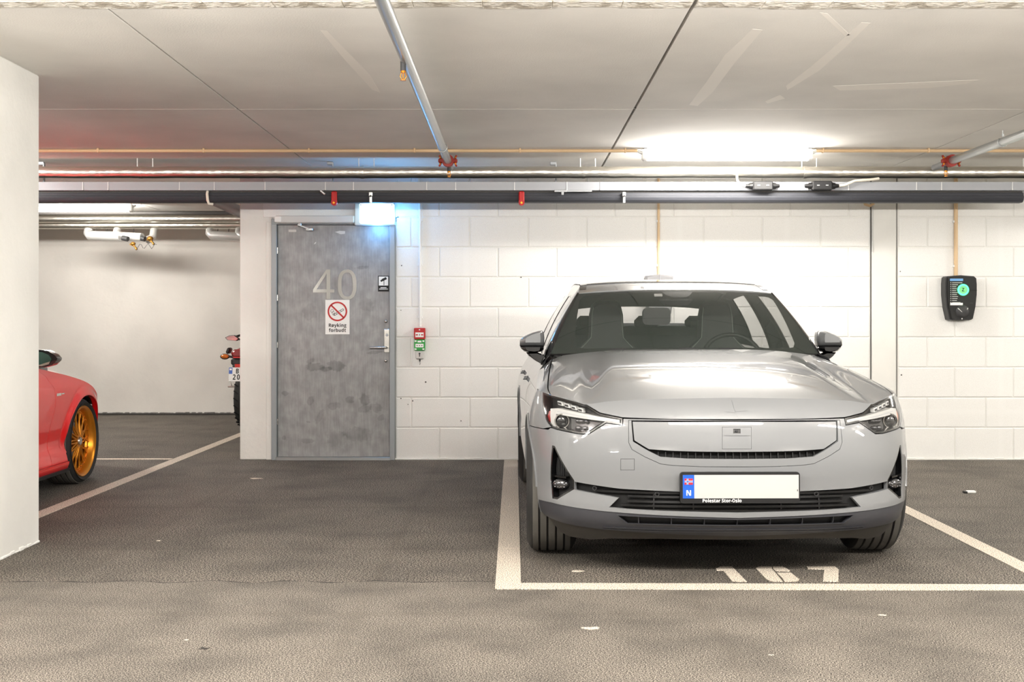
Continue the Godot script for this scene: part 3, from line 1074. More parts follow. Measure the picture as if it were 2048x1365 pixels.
# ------------------------------------------------------------------ things on the block wall
func wall_services() -> void:
	# conduits down the wall
	for a in [[-0.795, 2.18, 1.13, 0.012, "white conduit running down to the red call point", M.white], [1.225, 2.48, 1.57, 0.011, "beige conduit down the wall behind the grey car", M.conduit], [3.745, 2.48, 1.565, 0.016, "cream conduit running down to the black charger", M.conduit]]:
		var t := thing("wall_conduit", Vector3(a[0], 0, WALL + 0.02), a[4], "conduit")
		bar("pipe", Vector3(0, a[1], 0), Vector3(0, a[2], 0), a[3], a[5], t)
		for y in [a[1] - 0.15, (a[1] + a[2]) / 2, a[2] + 0.08]:
			block("saddle_clip", Vector3(0, y, -0.006), Vector3(a[3] * 3.2, 0.02, 0.026), 0.003, M.white, t)
	bar("lower_pipe", Vector3(-0.02, 2.48, 0), Vector3(-0.02, 2.18, 0), 0.012, M.white, get_node("wall_conduit"))

	# call point, release box, key switch
	var t := thing("fire_call_point", Vector3(-0.798, 1.072, WALL + 0.03), "red fire alarm call point above the green release box", "call point")
	block("case", Vector3.ZERO, Vector3(0.093, 0.096, 0.055), 0.005, M.red, t)
	block("glass_field", Vector3(0, -0.01, 0.028), Vector3(0.07, 0.04, 0.003), 0.0, M.sign, t)
	var b := MB.new()
	b.ell(Vector3(0, 0.032, 0.028), Vector3(0.006, 0.006, 0.004), 10)
	put("indicator", b, M.sign, t)
	block("picture", Vector3(0, -0.01, 0.0298), Vector3(0.006, 0.014, 0.001), 0, M.ink, t)
	for s in [-1.0, 1.0]:
		block("picture", Vector3(s * 0.022, -0.01, 0.0298), Vector3(0.018, 0.01, 0.001), 0, M.red, t)
	t = thing("exit_release_box", Vector3(-0.798, 0.975, WALL + 0.03), "green emergency door release box below the red call point", "release box")
	block("case", Vector3.ZERO, Vector3(0.09, 0.093, 0.055), 0.005, M.green, t)
	block("white_field", Vector3(0, -0.004, 0.028), Vector3(0.068, 0.03, 0.003), 0.0, M.sign, t)
	block("white_field", Vector3(0, 0.03, 0.028), Vector3(0.032, 0.014, 0.003), 0.0, M.sign, t)
	for q in [-0.02, 0.0, 0.02]:
		block("picture", Vector3(q, -0.004, 0.0298), Vector3(0.008, 0.007, 0.001), 0, M.ink, t)
	for q in [[-1, 1], [1, 1], [-1, -1], [1, -1]]:
		block("corner_mark", Vector3(q[0] * 0.033, q[1] * 0.034, 0.028), Vector3(0.016, 0.012, 0.003), 0.0, M.sign, t)
	t = thing("key_switch", Vector3(-0.798, 0.893, WALL + 0.025), "small grey key switch box under the green release box", "key switch")
	block("case", Vector3.ZERO, Vector3(0.066, 0.068, 0.046), 0.005, M.light_grey, t)
	var ks := MB.new()
	ks.cyl(Vector3(0, 0.01, 0.022), Vector3(0, 0.01, 0.028), 0.008, 0.008, 12)
	ks.box(Vector3(0, -0.006, 0.024), Vector3(0.008, 0.02, 0.004))
	put("keyhole", ks, M.charcoal, t)
	var ky := MB.new()
	ky.box(Vector3(0, -0.044, 0.0), Vector3(0.012, 0.026, 0.012), 0.002)
	ky.tube([Vector3(0, -0.055, 0), Vector3(0.003, -0.075, 0.004), Vector3(0, -0.085, 0)], 0.002, 6)
	put("hanging_key", ky, M.black, t)

	# emergency lamp over the door
	t = thing("exit_light", Vector3(-1.155, 2.08, WALL), "glowing blue-white emergency exit light box above the steel door", "exit light")
	block("back_box", Vector3(-0.02, 0.0, 0.045), Vector3(0.34, 0.19, 0.09), 0.008, M.light_grey, t)
	block("glowing_sign_panel", Vector3(0.005, 0.0, 0.125), Vector3(0.285, 0.165, 0.07), 0.006, M.exit, t)
	block("top_rail", Vector3(0.005, 0.089, 0.125), Vector3(0.3, 0.012, 0.08), 0.002, M.charcoal, t)
	for q in [[-1, 1], [1, 1], [-1, -1], [1, -1]]:
		var sc := MB.new()
		sc.cyl(Vector3(0.005 + q[0] * 0.13, q[1] * 0.07, 0.16), Vector3(0.005 + q[0] * 0.13, q[1] * 0.07, 0.164), 0.005, 0.005, 8)
		put("screw", sc, M.steel, t)
	lamp_light(t, Vector3(0.005, -0.03, 0.2), Color(0.35, 0.7, 1.0), 0.075, 0.06)
	lamp_light(t, Vector3(0.175, -0.02, 0.1), Color(0.35, 0.7, 1.0), 0.03, 0.04)
	lamp_light(t, Vector3(0.005, -0.12, 0.1), Color(0.35, 0.7, 1.0), 0.03, 0.04)

	charger()
	# grey unit behind the car roof
	t = thing("charger_cover", Vector3(1.225, 1.43, WALL + 0.06), "light grey charger cover on the wall behind the car roof", "charger")
	var p := PackedVector2Array([Vector2(-0.1, -0.19), Vector2(0.1, -0.19), Vector2(0.125, 0.0), Vector2(0.118, 0.13), Vector2(0.0, 0.145), Vector2(-0.118, 0.13), Vector2(-0.125, 0.0)])
	var mb := MB.new()
	mb.pillow(p, 0.12, Transform3D(Basis(), Vector3(0, 0, 0.06)), 0.88, 0.97)
	put("shell", mb, mat(Color(0.52, 0.52, 0.53), 0.5), t)
	block("seam_strip", Vector3(0.003, 0.06, 0.06), Vector3(0.004, 0.16, 0.012), 0, M.tray, t)

	# lamp bracket stubs under the trunking
	t = thing("cable_saddle", Vector3(3.02, 2.165, WALL + 0.03), "small grey saddle bracket at the top of the wall column", "bracket")
	mb = MB.new()
	mb.tube([Vector3(-0.06, 0.03, 0), Vector3(-0.05, 0.0, 0.01), Vector3(-0.01, -0.012, 0.01), Vector3(0.025, 0.01, 0.0)], 0.012, 8)
	put("hook", mb, M.conduit, t)
	bar("cord", Vector3(0.02, 0.0, -0.01), Vector3(0.02, -0.4, -0.018), 0.006, M.light_grey, t, 8)


func charger() -> void:
	var t := thing("wall_charger", Vector3(3.755, 1.374, WALL), "black wall charger with a glowing green ring", "charger")
	var p := PackedVector2Array([Vector2(-0.095, -0.183), Vector2(-0.07, -0.19), Vector2(0.07, -0.19), Vector2(0.095, -0.183), Vector2(0.118, -0.08), Vector2(0.13, 0.03), Vector2(0.13, 0.12), Vector2(0.125, 0.17), Vector2(0.11, 0.182), Vector2(0.0, 0.19), Vector2(-0.11, 0.182), Vector2(-0.125, 0.17), Vector2(-0.13, 0.12), Vector2(-0.13, 0.03), Vector2(-0.118, -0.08)])
	var mb := MB.new()
	mb.extr(p, 0.1, Transform3D(Basis(), Vector3.ZERO))
	put("back_shell", mb, mat(Color(0.16, 0.16, 0.165), 0.5), t)
	mb = MB.new()
	var pf := PackedVector2Array()
	for q in p:
		pf.append(Vector2(q.x * 0.94 + 0.006, q.y * 0.975))
	mb.pillow(pf, 0.035, Transform3D(Basis(), Vector3(0, 0, 0.13)), 0.97, 1.0)
	put("front_cover", mb, M.ink, t)
	var z := 0.135
	block("printed_label", Vector3(-0.048, 0.04, z), Vector3(0.112, 0.235, 0.003), 0.0, M.ink, t)
	block("blue_header", Vector3(-0.048, 0.15, z + 0.002), Vector3(0.11, 0.02, 0.002), 0.0, mat(Color(0.4, 0.62, 0.85), 0.4), t)
	for k in 11:
		var w: float = [0.085, 0.05, 0.035, 0.04, 0.035, 0.05, 0.04, 0.05, 0.045, 0.04, 0.07][k]
		block("printed_line", Vector3(-0.085 + w / 2, 0.125 - k * 0.0165, z + 0.002), Vector3(w, 0.0045, 0.001), 0.0, M.light_grey, t)
		block("printed_dot", Vector3(-0.096, 0.125 - k * 0.0165, z + 0.002), Vector3(0.006, 0.006, 0.001), 0.0, M.light_grey, t)
	block("white_sticker", Vector3(-0.048, -0.053, z + 0.002), Vector3(0.105, 0.02, 0.002), 0.0, M.sign, t)
	block("cover_joint", Vector3(0.06, 0.062, z), Vector3(0.13, 0.003, 0.002), 0.0, M.dark, t)
	mb = MB.new()
	var ringp := [Vector2(0.034, 0.0), Vector2(0.034, 0.006), Vector2(0.039, 0.01), Vector2(0.047, 0.008), Vector2(0.049, 0.0)]
	mb.lathe(ringp, Transform3D(Basis(), Vector3(0.008, 0.066, z)), 40)
	put("glowing_led_ring", mb, M.led, t)
	mb = MB.new()
	mb.cyl(Vector3(0.008, 0.066, z), Vector3(0.008, 0.066, z + 0.005), 0.034, 0.034, 32)
	var disc := put("ring_disc", mb, mat(Color(0.5, 0.68, 0.55), 0.4), t)
	text("letter", "Z", 0.042, Vector3(0.006, 0.067, z + 0.006), M.ink, disc, 0.001, 700)
	block("small_mark", Vector3(0.078, -0.045, z), Vector3(0.026, 0.004, 0.002), 0, M.charcoal, t)
	mb = MB.new()
	mb.lathe([Vector2(0.0, 0.022), Vector2(0.035, 0.02), Vector2(0.052, 0.01), Vector2(0.058, 0.0)], Transform3D(Basis(), Vector3(0.004, -0.115, z - 0.006)), 28)
	var cap := put("socket_cap", mb, M.charcoal, t)
	mb = MB.new()
	mb.box(Vector3(-0.022, -0.105, z + 0.012), Vector3(0.05, 0.008, 0.008), 0.003, Basis(Vector3.BACK, -0.75))
	put("grip_rib", mb, M.light_grey, cap)
	mb = MB.new()
	mb.box(Vector3(0.034, -0.105, z + 0.01), Vector3(0.045, 0.008, 0.008), 0.003, Basis(Vector3.BACK, 1.05))
	put("grip_rib", mb, M.light_grey, cap)
	block("lock_slot", Vector3(0.0, -0.175, z - 0.004), Vector3(0.008, 0.014, 0.004), 0.001, M.light_grey, t)
	lamp_light(t, Vector3(0.008, 0.066, z + 0.03), Color(0.1, 1.0, 0.4), 0.0015, 0.03)


# ------------------------------------------------------------------ pipes and trays under the ceiling
func ceiling_services() -> void:
	var x0 := -9.5
	var x1 := 7.5
	# foil wrapped pipe
	var t := thing("foil_pipe", Vector3(0, 2.368, -9.6), "crinkled foil-wrapped pipe running the full width under the ceiling", "pipe")
	var rng := RandomNumberGenerator.new()
	rng.seed = 12
	var pts := []
	for i in 171:
		pts.append(Vector3(x0 + i * 0.1, rng.randf_range(-0.0015, 0.0015), rng.randf_range(-0.0015, 0.0015)))
	var mb := MB.new()
	mb.tube(pts, 0.047, 20, 0.012)
	put("foil_wrap", mb, M.foil, t)
	for k in 9:
		var x := -8.3 + k * 1.77
		mb = MB.new()
		mb.tube([Vector3(x - 0.006, 0, 0), Vector3(x + 0.02, 0, 0)], 0.0505, 20)
		put("tape_band", mb, M.foil, t)
		mb = MB.new()
		bar("hanger_rod", Vector3(x + 0.1, 0.045, 0), Vector3(x + 0.1, 0.112, 0), 0.004, M.white, t, 8)
		bar("hanger_rod", Vector3(x - 0.02, 0.045, 0.01), Vector3(x - 0.02, 0.112, 0.01), 0.004, M.white, t, 8)
	# tray and trunking
	t = thing("cable_tray", Vector3(0, 2.252, -9.55), "grey perforated cable tray with white ties below the foil pipe", "cable tray")
	mb = MB.new()
	mb.box(Vector3((x0 + x1) / 2, 0, 0.0), Vector3(x1 - x0, 0.067, 0.003))
	mb.box(Vector3((x0 + x1) / 2, -0.0325, -0.1), Vector3(x1 - x0, 0.003, 0.2))
	mb.box(Vector3((x0 + x1) / 2, 0, -0.2), Vector3(x1 - x0, 0.067, 0.003))
	put("channel", mb, M.tray, t)
	mb = MB.new()
	for k in 6:
		mb.cyl(Vector3(x0, -0.02, -0.03 - k * 0.028), Vector3(x1, -0.02, -0.03 - k * 0.028), 0.011, 0.011, 8)
	put("cable_run", mb, M.black, t)
	for k in 26:
		var x := -4.3 + k * 0.39 + sin(k * 3.7) * 0.1
		mb = MB.new()
		mb.box(Vector3(x, 0.001, 0.004), Vector3(0.005, 0.066, 0.003))
		mb.ell(Vector3(x, -0.028, 0.005), Vector3(0.006, 0.006, 0.005), 8)
		put("cable_tie", mb, M.white, t)
	t = thing("trunking", Vector3(0, 2.166, -9.6), "dark anthracite busbar trunking under the cable tray", "trunking")
	mb = MB.new()
	var prof := PackedVector2Array([Vector2(0.0, 0.04), Vector2(0.028, 0.036), Vector2(0.03, 0.012), Vector2(0.036, 0.008), Vector2(0.037, -0.002), Vector2(0.03, -0.022), Vector2(0.016, -0.036), Vector2(0.0, -0.04), Vector2(-0.06, -0.04), Vector2(-0.06, 0.04)])
	mb.extr(prof, 13.57, Transform3D(Basis(Vector3(0, 0, 1), Vector3(0, 1, 0), Vector3(-1, 0, 0)), Vector3(4.065, 0, 0)))
	put("casing", mb, M.duct, t)
	mb = MB.new()
	mb.box(Vector3(-2.72, 0.044, -0.01), Vector3(13.56, 0.01, 0.06))
	put("top_rail", mb, M.rail, t)
	for a in [[-1.43, "red"], [0.06, "red"]]:
		var c := thing("red_pipe_clamp", Vector3(a[0], 2.155, -9.545), "red pipe clamp strapped round the dark trunking %s" % ("above the steel door" if a[0] < -1 else "in the middle of the wall"), "pipe clamp")
		mb = MB.new()
		mb.box(Vector3(0, 0.01, 0), Vector3(0.045, 0.09, 0.03), 0.008)
		mb.cyl(Vector3(0, -0.035, -0.015), Vector3(0, -0.035, 0.018), 0.024, 0.024, 16)
		put("strap", mb, M.red, c)
		mb = MB.new()
		mb.cyl(Vector3(0, -0.038, 0.018), Vector3(0, -0.038, 0.03), 0.009, 0.009, 8)
		put("bolt", mb, M.brass, c)
	for a in [[-1.14, "over the exit light"], [0.875, "near the grey car windscreen end"]]:
		var c := thing("steel_clip", Vector3(a[0], 2.165, -9.545), "bright steel clip on the dark trunking %s" % ("over the exit light" if a[0] < 0 else "in line with the open ceiling joint"), "clip")
		mb = MB.new()
		mb.box(Vector3(0, 0.022, 0), Vector3(0.03, 0.035, 0.03), 0.004)
		mb.box(Vector3(0, -0.022, 0.004), Vector3(0.022, 0.055, 0.02), 0.004)
		put("bracket", mb, M.zinc, c)
		mb = MB.new()
		mb.cyl(Vector3(0, 0.006, 0.0), Vector3(0, 0.006, 0.022), 0.008, 0.008, 6)
		put("bolt", mb, M.charcoal, c)
	var c2 := thing("white_strap", Vector3(-2.44, 2.16, -9.545), "white strap hung over the dark trunking by the hall opening", "strap")
	mb = MB.new()
	mb.tube([Vector3(0, 0.05, -0.01), Vector3(0.0, 0.03, 0.005), Vector3(0.005, -0.02, 0.006), Vector3(0.012, -0.048, 0.0), Vector3(0.04, -0.05, -0.02)], 0.011, 8)
	put("band", mb, M.cable_cover, c2)
	c2 = thing("wall_stay", Vector3(-1.52, 2.2, -9.54), "small zinc stay sticking out of the cable tray over the door", "bracket")
	mb = MB.new()
	mb.box(Vector3(0, 0, 0), Vector3(0.05, 0.016, 0.03), 0.003, Basis(Vector3.BACK, -0.7))
	put("plate", mb, M.zinc, c2)
	c2 = thing("tray_coupler", Vector3(0.42, 2.212, -9.54), "zinc coupler bar on the edge of the cable tray", "bracket")
	mb = MB.new()
	mb.box(Vector3(0.1, 0, 0), Vector3(0.2, 0.014, 0.012), 0.002)
	mb.box(Vector3(-0.05, 0.0, 0.004), Vector3(0.1, 0.02, 0.016), 0.003)
	mb.box(Vector3(-0.035, -0.018, 0.006), Vector3(0.02, 0.03, 0.014), 0.003)
	put("bar", mb, M.dull_zinc, c2)
	# black junction boxes on the tray
	for a in [[1.97, "nearer the lamp, its cable rising from the tray"], [2.44, "with a cream cable leaving towards the charger"]]:
		var j := thing("junction_box", Vector3(a[0], 2.25, -9.514), "black cable joint box on the tray %s" % a[1], "junction box")
		mb = MB.new()
		mb.box(Vector3.ZERO, Vector3(0.16, 0.075, 0.06), 0.01)
		put("case", mb, mat(Color(0.11, 0.11, 0.115), 0.6), j)
		for s in [-1.0, 1.0]:
			mb = MB.new()
			mb.cyl(Vector3(s * 0.08, 0, 0), Vector3(s * 0.105, 0, 0), 0.028, 0.024, 12)
			mb.cyl(Vector3(s * 0.105, 0, 0), Vector3(s * 0.135, 0, 0), 0.018, 0.013, 12)
			put("cable_gland", mb, M.black, j)
			block("latch", Vector3(s * 0.035, 0.002, 0.031), Vector3(0.02, 0.006, 0.003), 0, M.light_grey, j)
		mb = MB.new()
		if a[0] < 2.2:
			mb.tube([Vector3(-0.13, 0, 0), Vector3(-0.17, 0.01, -0.01), Vector3(-0.195, 0.045, -0.02), Vector3(-0.2, 0.09, -0.02)], 0.009, 8)
		else:
			mb.tube([Vector3(0.13, 0, 0), Vector3(0.18, 0.005, 0), Vector3(0.26, 0.04, 0), Vector3(0.38, 0.05, -0.012), Vector3(0.46, 0.06, -0.02)], 0.011, 8)
		put("cable", mb, M.cable_cover, j)
	# conduit along the lamp row
	for a in [[-9.0, 0.93], [2.28, 7.0]]:
		var c := thing("ceiling_conduit", Vector3(0, CEIL - 0.018, -9.05), "tan conduit along the ceiling %s of the lamp above the grey car" % ("on the door side" if a[0] < 0 else "on the charger side"), "conduit")
		bar("pipe", Vector3(a[0], 0, 0), Vector3(a[1], 0, 0), 0.0125, M.conduit, c)
		var x: float = a[0] + 0.3 if a[0] < 0 else a[0] + 0.05
		while x < a[1]:
			block("clip", Vector3(x, 0.002, 0), Vector3(0.014, 0.034, 0.034), 0.003, M.conduit, c)
			x += 0.795
	sprinkler_pipe(-0.505, [-5.6, -9.32], "galvanised sprinkler pipe crossing the ceiling towards the door wall")
	sprinkler_pipe(3.34, [-9.28], "galvanised sprinkler pipe near the charger side of the ceiling")
	for a in [[0.32, -9.8, "over the middle of the wall"], [-1.5, -9.8, "over the steel door"], [-3.86, -9.8, "beside the white pillar"]]:
		var b := thing("rail_bracket", Vector3(a[0], CEIL, a[1]), "bent zinc ceiling bracket holding the tray %s" % a[2], "bracket")
		mb = MB.new()
		mb.box(Vector3(0, -0.014, 0), Vector3(0.05, 0.028, 0.03), 0.004)
		mb.box(Vector3(0.022, -0.13, 0), Vector3(0.012, 0.24, 0.028), 0.003)
		put("angle", mb, M.dull_zinc, b)
	# tapering duct edge at the hall opening
	c2 = thing("drain_pipe", Vector3(0, 0, 0), "sloping grey drain pipe where the opening meets the corner column", "pipe")
	bar("pipe", Vector3(-2.58, 2.22, -10.35), Vector3(-2.32, 2.1, -10.6), 0.05, M.dull_zinc, c2, 16)


func sprinkler_pipe(x: float, heads: Array, label: String) -> void:
	var t := thing("sprinkler_pipe", Vector3(x, 2.402, 0), label, "pipe")
	bar("pipe", Vector3(0, 0, 4), Vector3(0, 0, -9.2), 0.029, M.zinc, t, 20)
	bar("pipe_end", Vector3(0, -0.004, -9.2), Vector3(0, -0.004, -9.54), 0.024, M.dull_zinc, t, 16)
	var cp := MB.new()
	cp.cyl(Vector3(0, 0, -9.14), Vector3(0, 0, -9.2), 0.046, 0.046, 24)
	for s in [-1.0, 1.0]:
		cp.box(Vector3(s * 0.055, 0.0, -9.17), Vector3(0.035, 0.035, 0.05), 0.008)
		cp.box(Vector3(s * 0.06, 0.03, -9.17), Vector3(0.014, 0.03, 0.02), 0.004, Basis(Vector3.BACK, -s * 0.5))
		cp.box(Vector3(s * 0.06, -0.03, -9.17), Vector3(0.014, 0.03, 0.02), 0.004, Basis(Vector3.BACK, s * 0.5))
	var cpl := put("grooved_coupling", cp, M.coupling, t)
	for s in [-1.0, 1.0]:
		bar("bolt", Vector3(s * 0.058, -0.03, -9.16), Vector3(s * 0.058, 0.03, -9.16), 0.007, M.brass, cpl, 8)
	for z in heads:
		var h := Node3D.new()
		h.name = "sprinkler_head"
		t.add_child(h, true)
		h.position = Vector3(-0.012 if z > -7 else 0.0, -0.025, z)
		bar("nipple", Vector3(0, 0.01, 0), Vector3(0, -0.035, 0), 0.0135, M.charcoal, h)
		var b := MB.new()
		b.cyl(Vector3(0, -0.035, 0), Vector3(0, -0.045, 0), 0.012, 0.012, 8)
		for s in [-1.0, 1.0]:
			b.tube([Vector3(s * 0.01, -0.045, 0), Vector3(s * 0.014, -0.06, 0), Vector3(s * 0.004, -0.078, 0)], 0.0025, 6)
		b.cyl(Vector3(0, -0.078, 0), Vector3(0, -0.081, 0), 0.014, 0.014, 12)
		b.cyl(Vector3(0, -0.045, 0), Vector3(0, -0.075, 0), 0.0025, 0.0025, 6)
		put("deflector", b, M.brass, h)
	for z in [-4.0, -8.45 if x < 0 else -8.2]:
		var r := MB.new()
		var pts := []
		for k in 15:
			var a := PI * 0.75 + PI * 1.5 * k / 14
			pts.append(Vector3(cos(a) * 0.034, sin(a) * 0.034, z))
		r.tube(pts, 0.003, 6)
		r.cyl(Vector3(0, 0.03, z), Vector3(0, 0.082, z), 0.004, 0.004, 6)
		r.box(Vector3(0, 0.045, z), Vector3(0.016, 0.02, 0.012), 0.002)
		put("hanger_ring", r, M.zinc, t)


# ------------------------------------------------------------------ pipes and valves in the hall behind
func far_services() -> void:
	var mb: MB
	for a in [[2.395, -14.2, 0.048, "upper foil-wrapped pipe along the far wall", M.foil], [2.33, -14.35, 0.046, "lower foil-wrapped pipe along the far wall", M.foil], [2.43, -13.85, 0.022, "thin dark pipe under the ceiling before the far wall", M.rail]]:
		var t := thing("insulated_pipe", Vector3(0, a[0], a[1]), a[3], "pipe")
		var pts := []
		for i in 40:
			pts.append(Vector3(-9.8 + i * 0.192, 0, 0))
		mb = MB.new()
		mb.tube(pts, a[2], 16, 0.02)
		put("wrap", mb, a[4], t)
	# two groups of branch pipes with brass valves
	for gr in [[-5.07, false], [-3.62, true]]:
		var t := thing("valve_branch", Vector3(gr[0], 2.3, -14.3), "foil-wrapped branch pipe with brass valves %s" % ("close to the corner column" if gr[1] else "between the red car and the column"), "pipe branch")
		mb = MB.new()
		mb.tube([Vector3(0, -0.03, 0), Vector3(0, -0.07, 0.02), Vector3(0.03, -0.1, 0.06), Vector3(0.45, -0.12, 0.2 if not gr[1] else 0.06)], 0.052, 12, 0.05)
		put("elbow_wrap", mb, M.foil_tape, t)
		mb = MB.new()
		mb.tube([Vector3(0.35, -0.03, 0.02), Vector3(0.35, -0.08, 0.06), Vector3(0.4, -0.11, 0.1), Vector3(0.7, -0.13, 0.2 if not gr[1] else 0.1)], 0.046, 12, 0.05)
		put("elbow_wrap", mb, M.foil_tape, t)
		mb = MB.new()
		mb.tube([Vector3(0.78, -0.03, 0.0), Vector3(0.78, -0.12, 0.05), Vector3(0.74, -0.16, 0.12)], 0.044, 12, 0.05)
		put("elbow_wrap", mb, M.foil_tape, t)
		for q in [[0.5, -0.15], [0.7, -0.15]]:
			bar("pipe_sleeve", Vector3(q[0] - 0.03, q[1] + 0.01, 0.2), Vector3(q[0] + 0.04, q[1] - 0.005, 0.22), 0.03, M.charcoal, t)
		for q in [[0.6, -0.21, 0.024], [0.8, -0.15, 0.03]]:
			mb = MB.new()
			mb.ell(Vector3(q[0], q[1], 0.22), Vector3(q[2] * 1.3, q[2], q[2]), 12)
			mb.box(Vector3(q[0], q[1] - q[2], 0.22), Vector3(0.09, 0.014, 0.014), 0.003, Basis(Vector3.BACK, -0.5))
			mb.cyl(Vector3(q[0], q[1], 0.22), Vector3(q[0] + 0.05, q[1] - 0.07, 0.24), 0.008, 0.014, 8)
			put("brass_valve", mb, mat(Color(0.52, 0.37, 0.13), 0.4, 0.6), t)
		mb = MB.new()
		var pts := []
		for k in 14:
			pts.append(Vector3(0.62 + k * 0.02, -0.24 - 0.03 * sin(k * 1.4), 0.23 + 0.01 * cos(k * 1.1)))
		mb.tube(pts, 0.003, 5)
		put("thin_wire", mb, M.charcoal, t)
		for q in [0.1, 0.23, 0.55]:
			bar("hanger_rod", Vector3(q, -0.02, 0.03), Vector3(q, -0.09, 0.06), 0.004, M.charcoal, t, 6)


# ------------------------------------------------------------------ wheels
func tyre(r: float, rim: float, w: float, xf: Transform3D) -> MB:
	var mb := MB.new()
	var h := w / 2
	var t := r - 0.008
	var prof := [Vector2(rim, -h + 0.02), Vector2(rim + 0.012, -h + 0.005), Vector2((r + rim) / 2, -h - 0.006), Vector2(r - 0.03, -h + 0.004), Vector2(r - 0.014, -h + 0.014), Vector2(t, -h + 0.024),
		Vector2(t, h - 0.024), Vector2(r - 0.014, h - 0.014), Vector2(r - 0.03, h - 0.004), Vector2((r + rim) / 2, h + 0.006), Vector2(rim + 0.012, h - 0.005), Vector2(rim, h - 0.02)]
	mb.lathe(prof, xf, 56)
	return mb

# one raised rib of the tread for each band between the grooves
func ribs(r: float, w: float, xf: Transform3D, parent: Node) -> void:
	var h := w / 2
	var cuts := [-h + 0.02, -0.062, -0.022, 0.02, 0.06, h - 0.02]
	for k in 5:
		var a: float = cuts[k] + 0.0045
		var b: float = cuts[k + 1] - 0.0045
		var mb := MB.new()
		mb.lathe([Vector2(r - 0.01, a), Vector2(r - (0.004 if k == 0 else 0.0), a + 0.001), Vector2(r - (0.004 if k == 4 else 0.0), b - 0.001), Vector2(r - 0.01, b)], xf, 56)
		put("tread_rib", mb, M.tread, parent)

# axle along the local x; out = +1 when the face looks towards +x
func plain_wheel(parent: Node, c: Vector3, out: float, turn := 0.0) -> void:
	var w := Node3D.new()
	w.name = "wheel"
	parent.add_child(w, true)
	w.position = c
	w.rotation.y = turn
	var ax := Transform3D(Basis(Vector3(0, 1, 0), Vector3(0, 0, out), Vector3(out, 0, 0)), Vector3.ZERO)
	ribs(0.342, 0.235, ax, put("tyre", tyre(0.342, 0.245, 0.235, ax), M.rubber, w))
	var rm := MB.new()
	rm.lathe([Vector2(0.2, -0.1), Vector2(0.23, -0.1), Vector2(0.235, 0.08), Vector2(0.25, 0.1), Vector2(0.255, 0.107), Vector2(0.24, 0.107), Vector2(0.225, 0.08), Vector2(0.22, -0.08)], ax, 40)
	for k in 5:
		var b := Basis(Vector3(1, 0, 0), TAU * k / 5)
		for s in [-0.16, 0.16]:
			rm.box(b * Vector3(out * 0.085, 0.14, s * 0.2 + 0.0), Vector3(0.03, 0.19, 0.028), 0.006, b * Basis(Vector3(1, 0, 0), s * 0.6))
	rm.cyl(Vector3(out * 0.05, 0, 0), Vector3(out * 0.105, 0, 0), 0.07, 0.06, 24)
	put("rim", rm, M.steel, w)
	var br := MB.new()
	br.cyl(Vector3(out * 0.01, 0, 0), Vector3(out * 0.03, 0, 0), 0.17, 0.17, 32)
	put("brake_disc", br, M.dull_zinc, w)

func gold_wheel(parent: Node, c: Vector3, out: float) -> void:
	var w := Node3D.new()
	w.name = "wheel"
	parent.add_child(w, true)
	w.position = c
	var ax := Transform3D(Basis(Vector3(0, 1, 0), Vector3(0, 0, out), Vector3(out, 0, 0)), Vector3.ZERO)
	ribs(0.307, 0.235, ax, put("tyre", tyre(0.307, 0.25, 0.235, ax), M.rubber, w))
	var rm := MB.new()
	rm.lathe([Vector2(0.235, -0.1), Vector2(0.24, 0.06), Vector2(0.25, 0.1), Vector2(0.257, 0.108), Vector2(0.252, 0.113), Vector2(0.24, 0.108), Vector2(0.226, 0.085), Vector2(0.219, 0.066), Vector2(0.2, 0.064), Vector2(0.196, 0.05)], ax, 56)
	var rim := put("rim", rm, M.gold, w)
	var brl := MB.new()
	brl.lathe([Vector2(0.197, 0.05), Vector2(0.2, -0.09), Vector2(0.0, -0.095)], ax, 40)
	put("barrel", brl, M.bronze, rim)
	var sp := MB.new()
	for k in 14:
		for s in [-1.0, 1.0]:
			var a := TAU * k / 14
			var p0 := Vector3(out * 0.078, cos(a) * 0.045, sin(a) * 0.045)
			var p1 := Vector3(out * 0.066, cos(a + s * 0.13) * 0.115, sin(a + s * 0.13) * 0.115)
			var p2 := Vector3(out * 0.064, cos(a + s * 0.3) * 0.2, sin(a + s * 0.3) * 0.2)
			sp.tube([p0, p1, p2], 0.0065, 6)
	put("mesh_spokes", sp, M.gold, w)
	var bt := MB.new()
	for k in 30:
		var a := TAU * k / 30
		bt.cyl(Vector3(out * 0.064, cos(a) * 0.207, sin(a) * 0.207), Vector3(out * 0.074, cos(a) * 0.207, sin(a) * 0.207), 0.0055, 0.005, 6)
	put("rim_bolts", bt, M.gold, rim).set_meta("kind", "stuff")
	var hb := MB.new()
	hb.cyl(Vector3(out * 0.02, 0, 0), Vector3(out * 0.08, 0, 0), 0.055, 0.048, 24)
	put("hub", hb, M.gold, w)
	hb = MB.new()
	hb.cyl(Vector3(out * 0.08, 0, 0), Vector3(out * 0.09, 0, 0), 0.03, 0.027, 20)
	put("centre_cap", hb, M.steel, w)
	var br := MB.new()
	br.cyl(Vector3(out * -0.02, 0, 0), Vector3(out * 0.005, 0, 0), 0.165, 0.165, 32)
	put("brake_disc", br, M.dull_zinc, w)


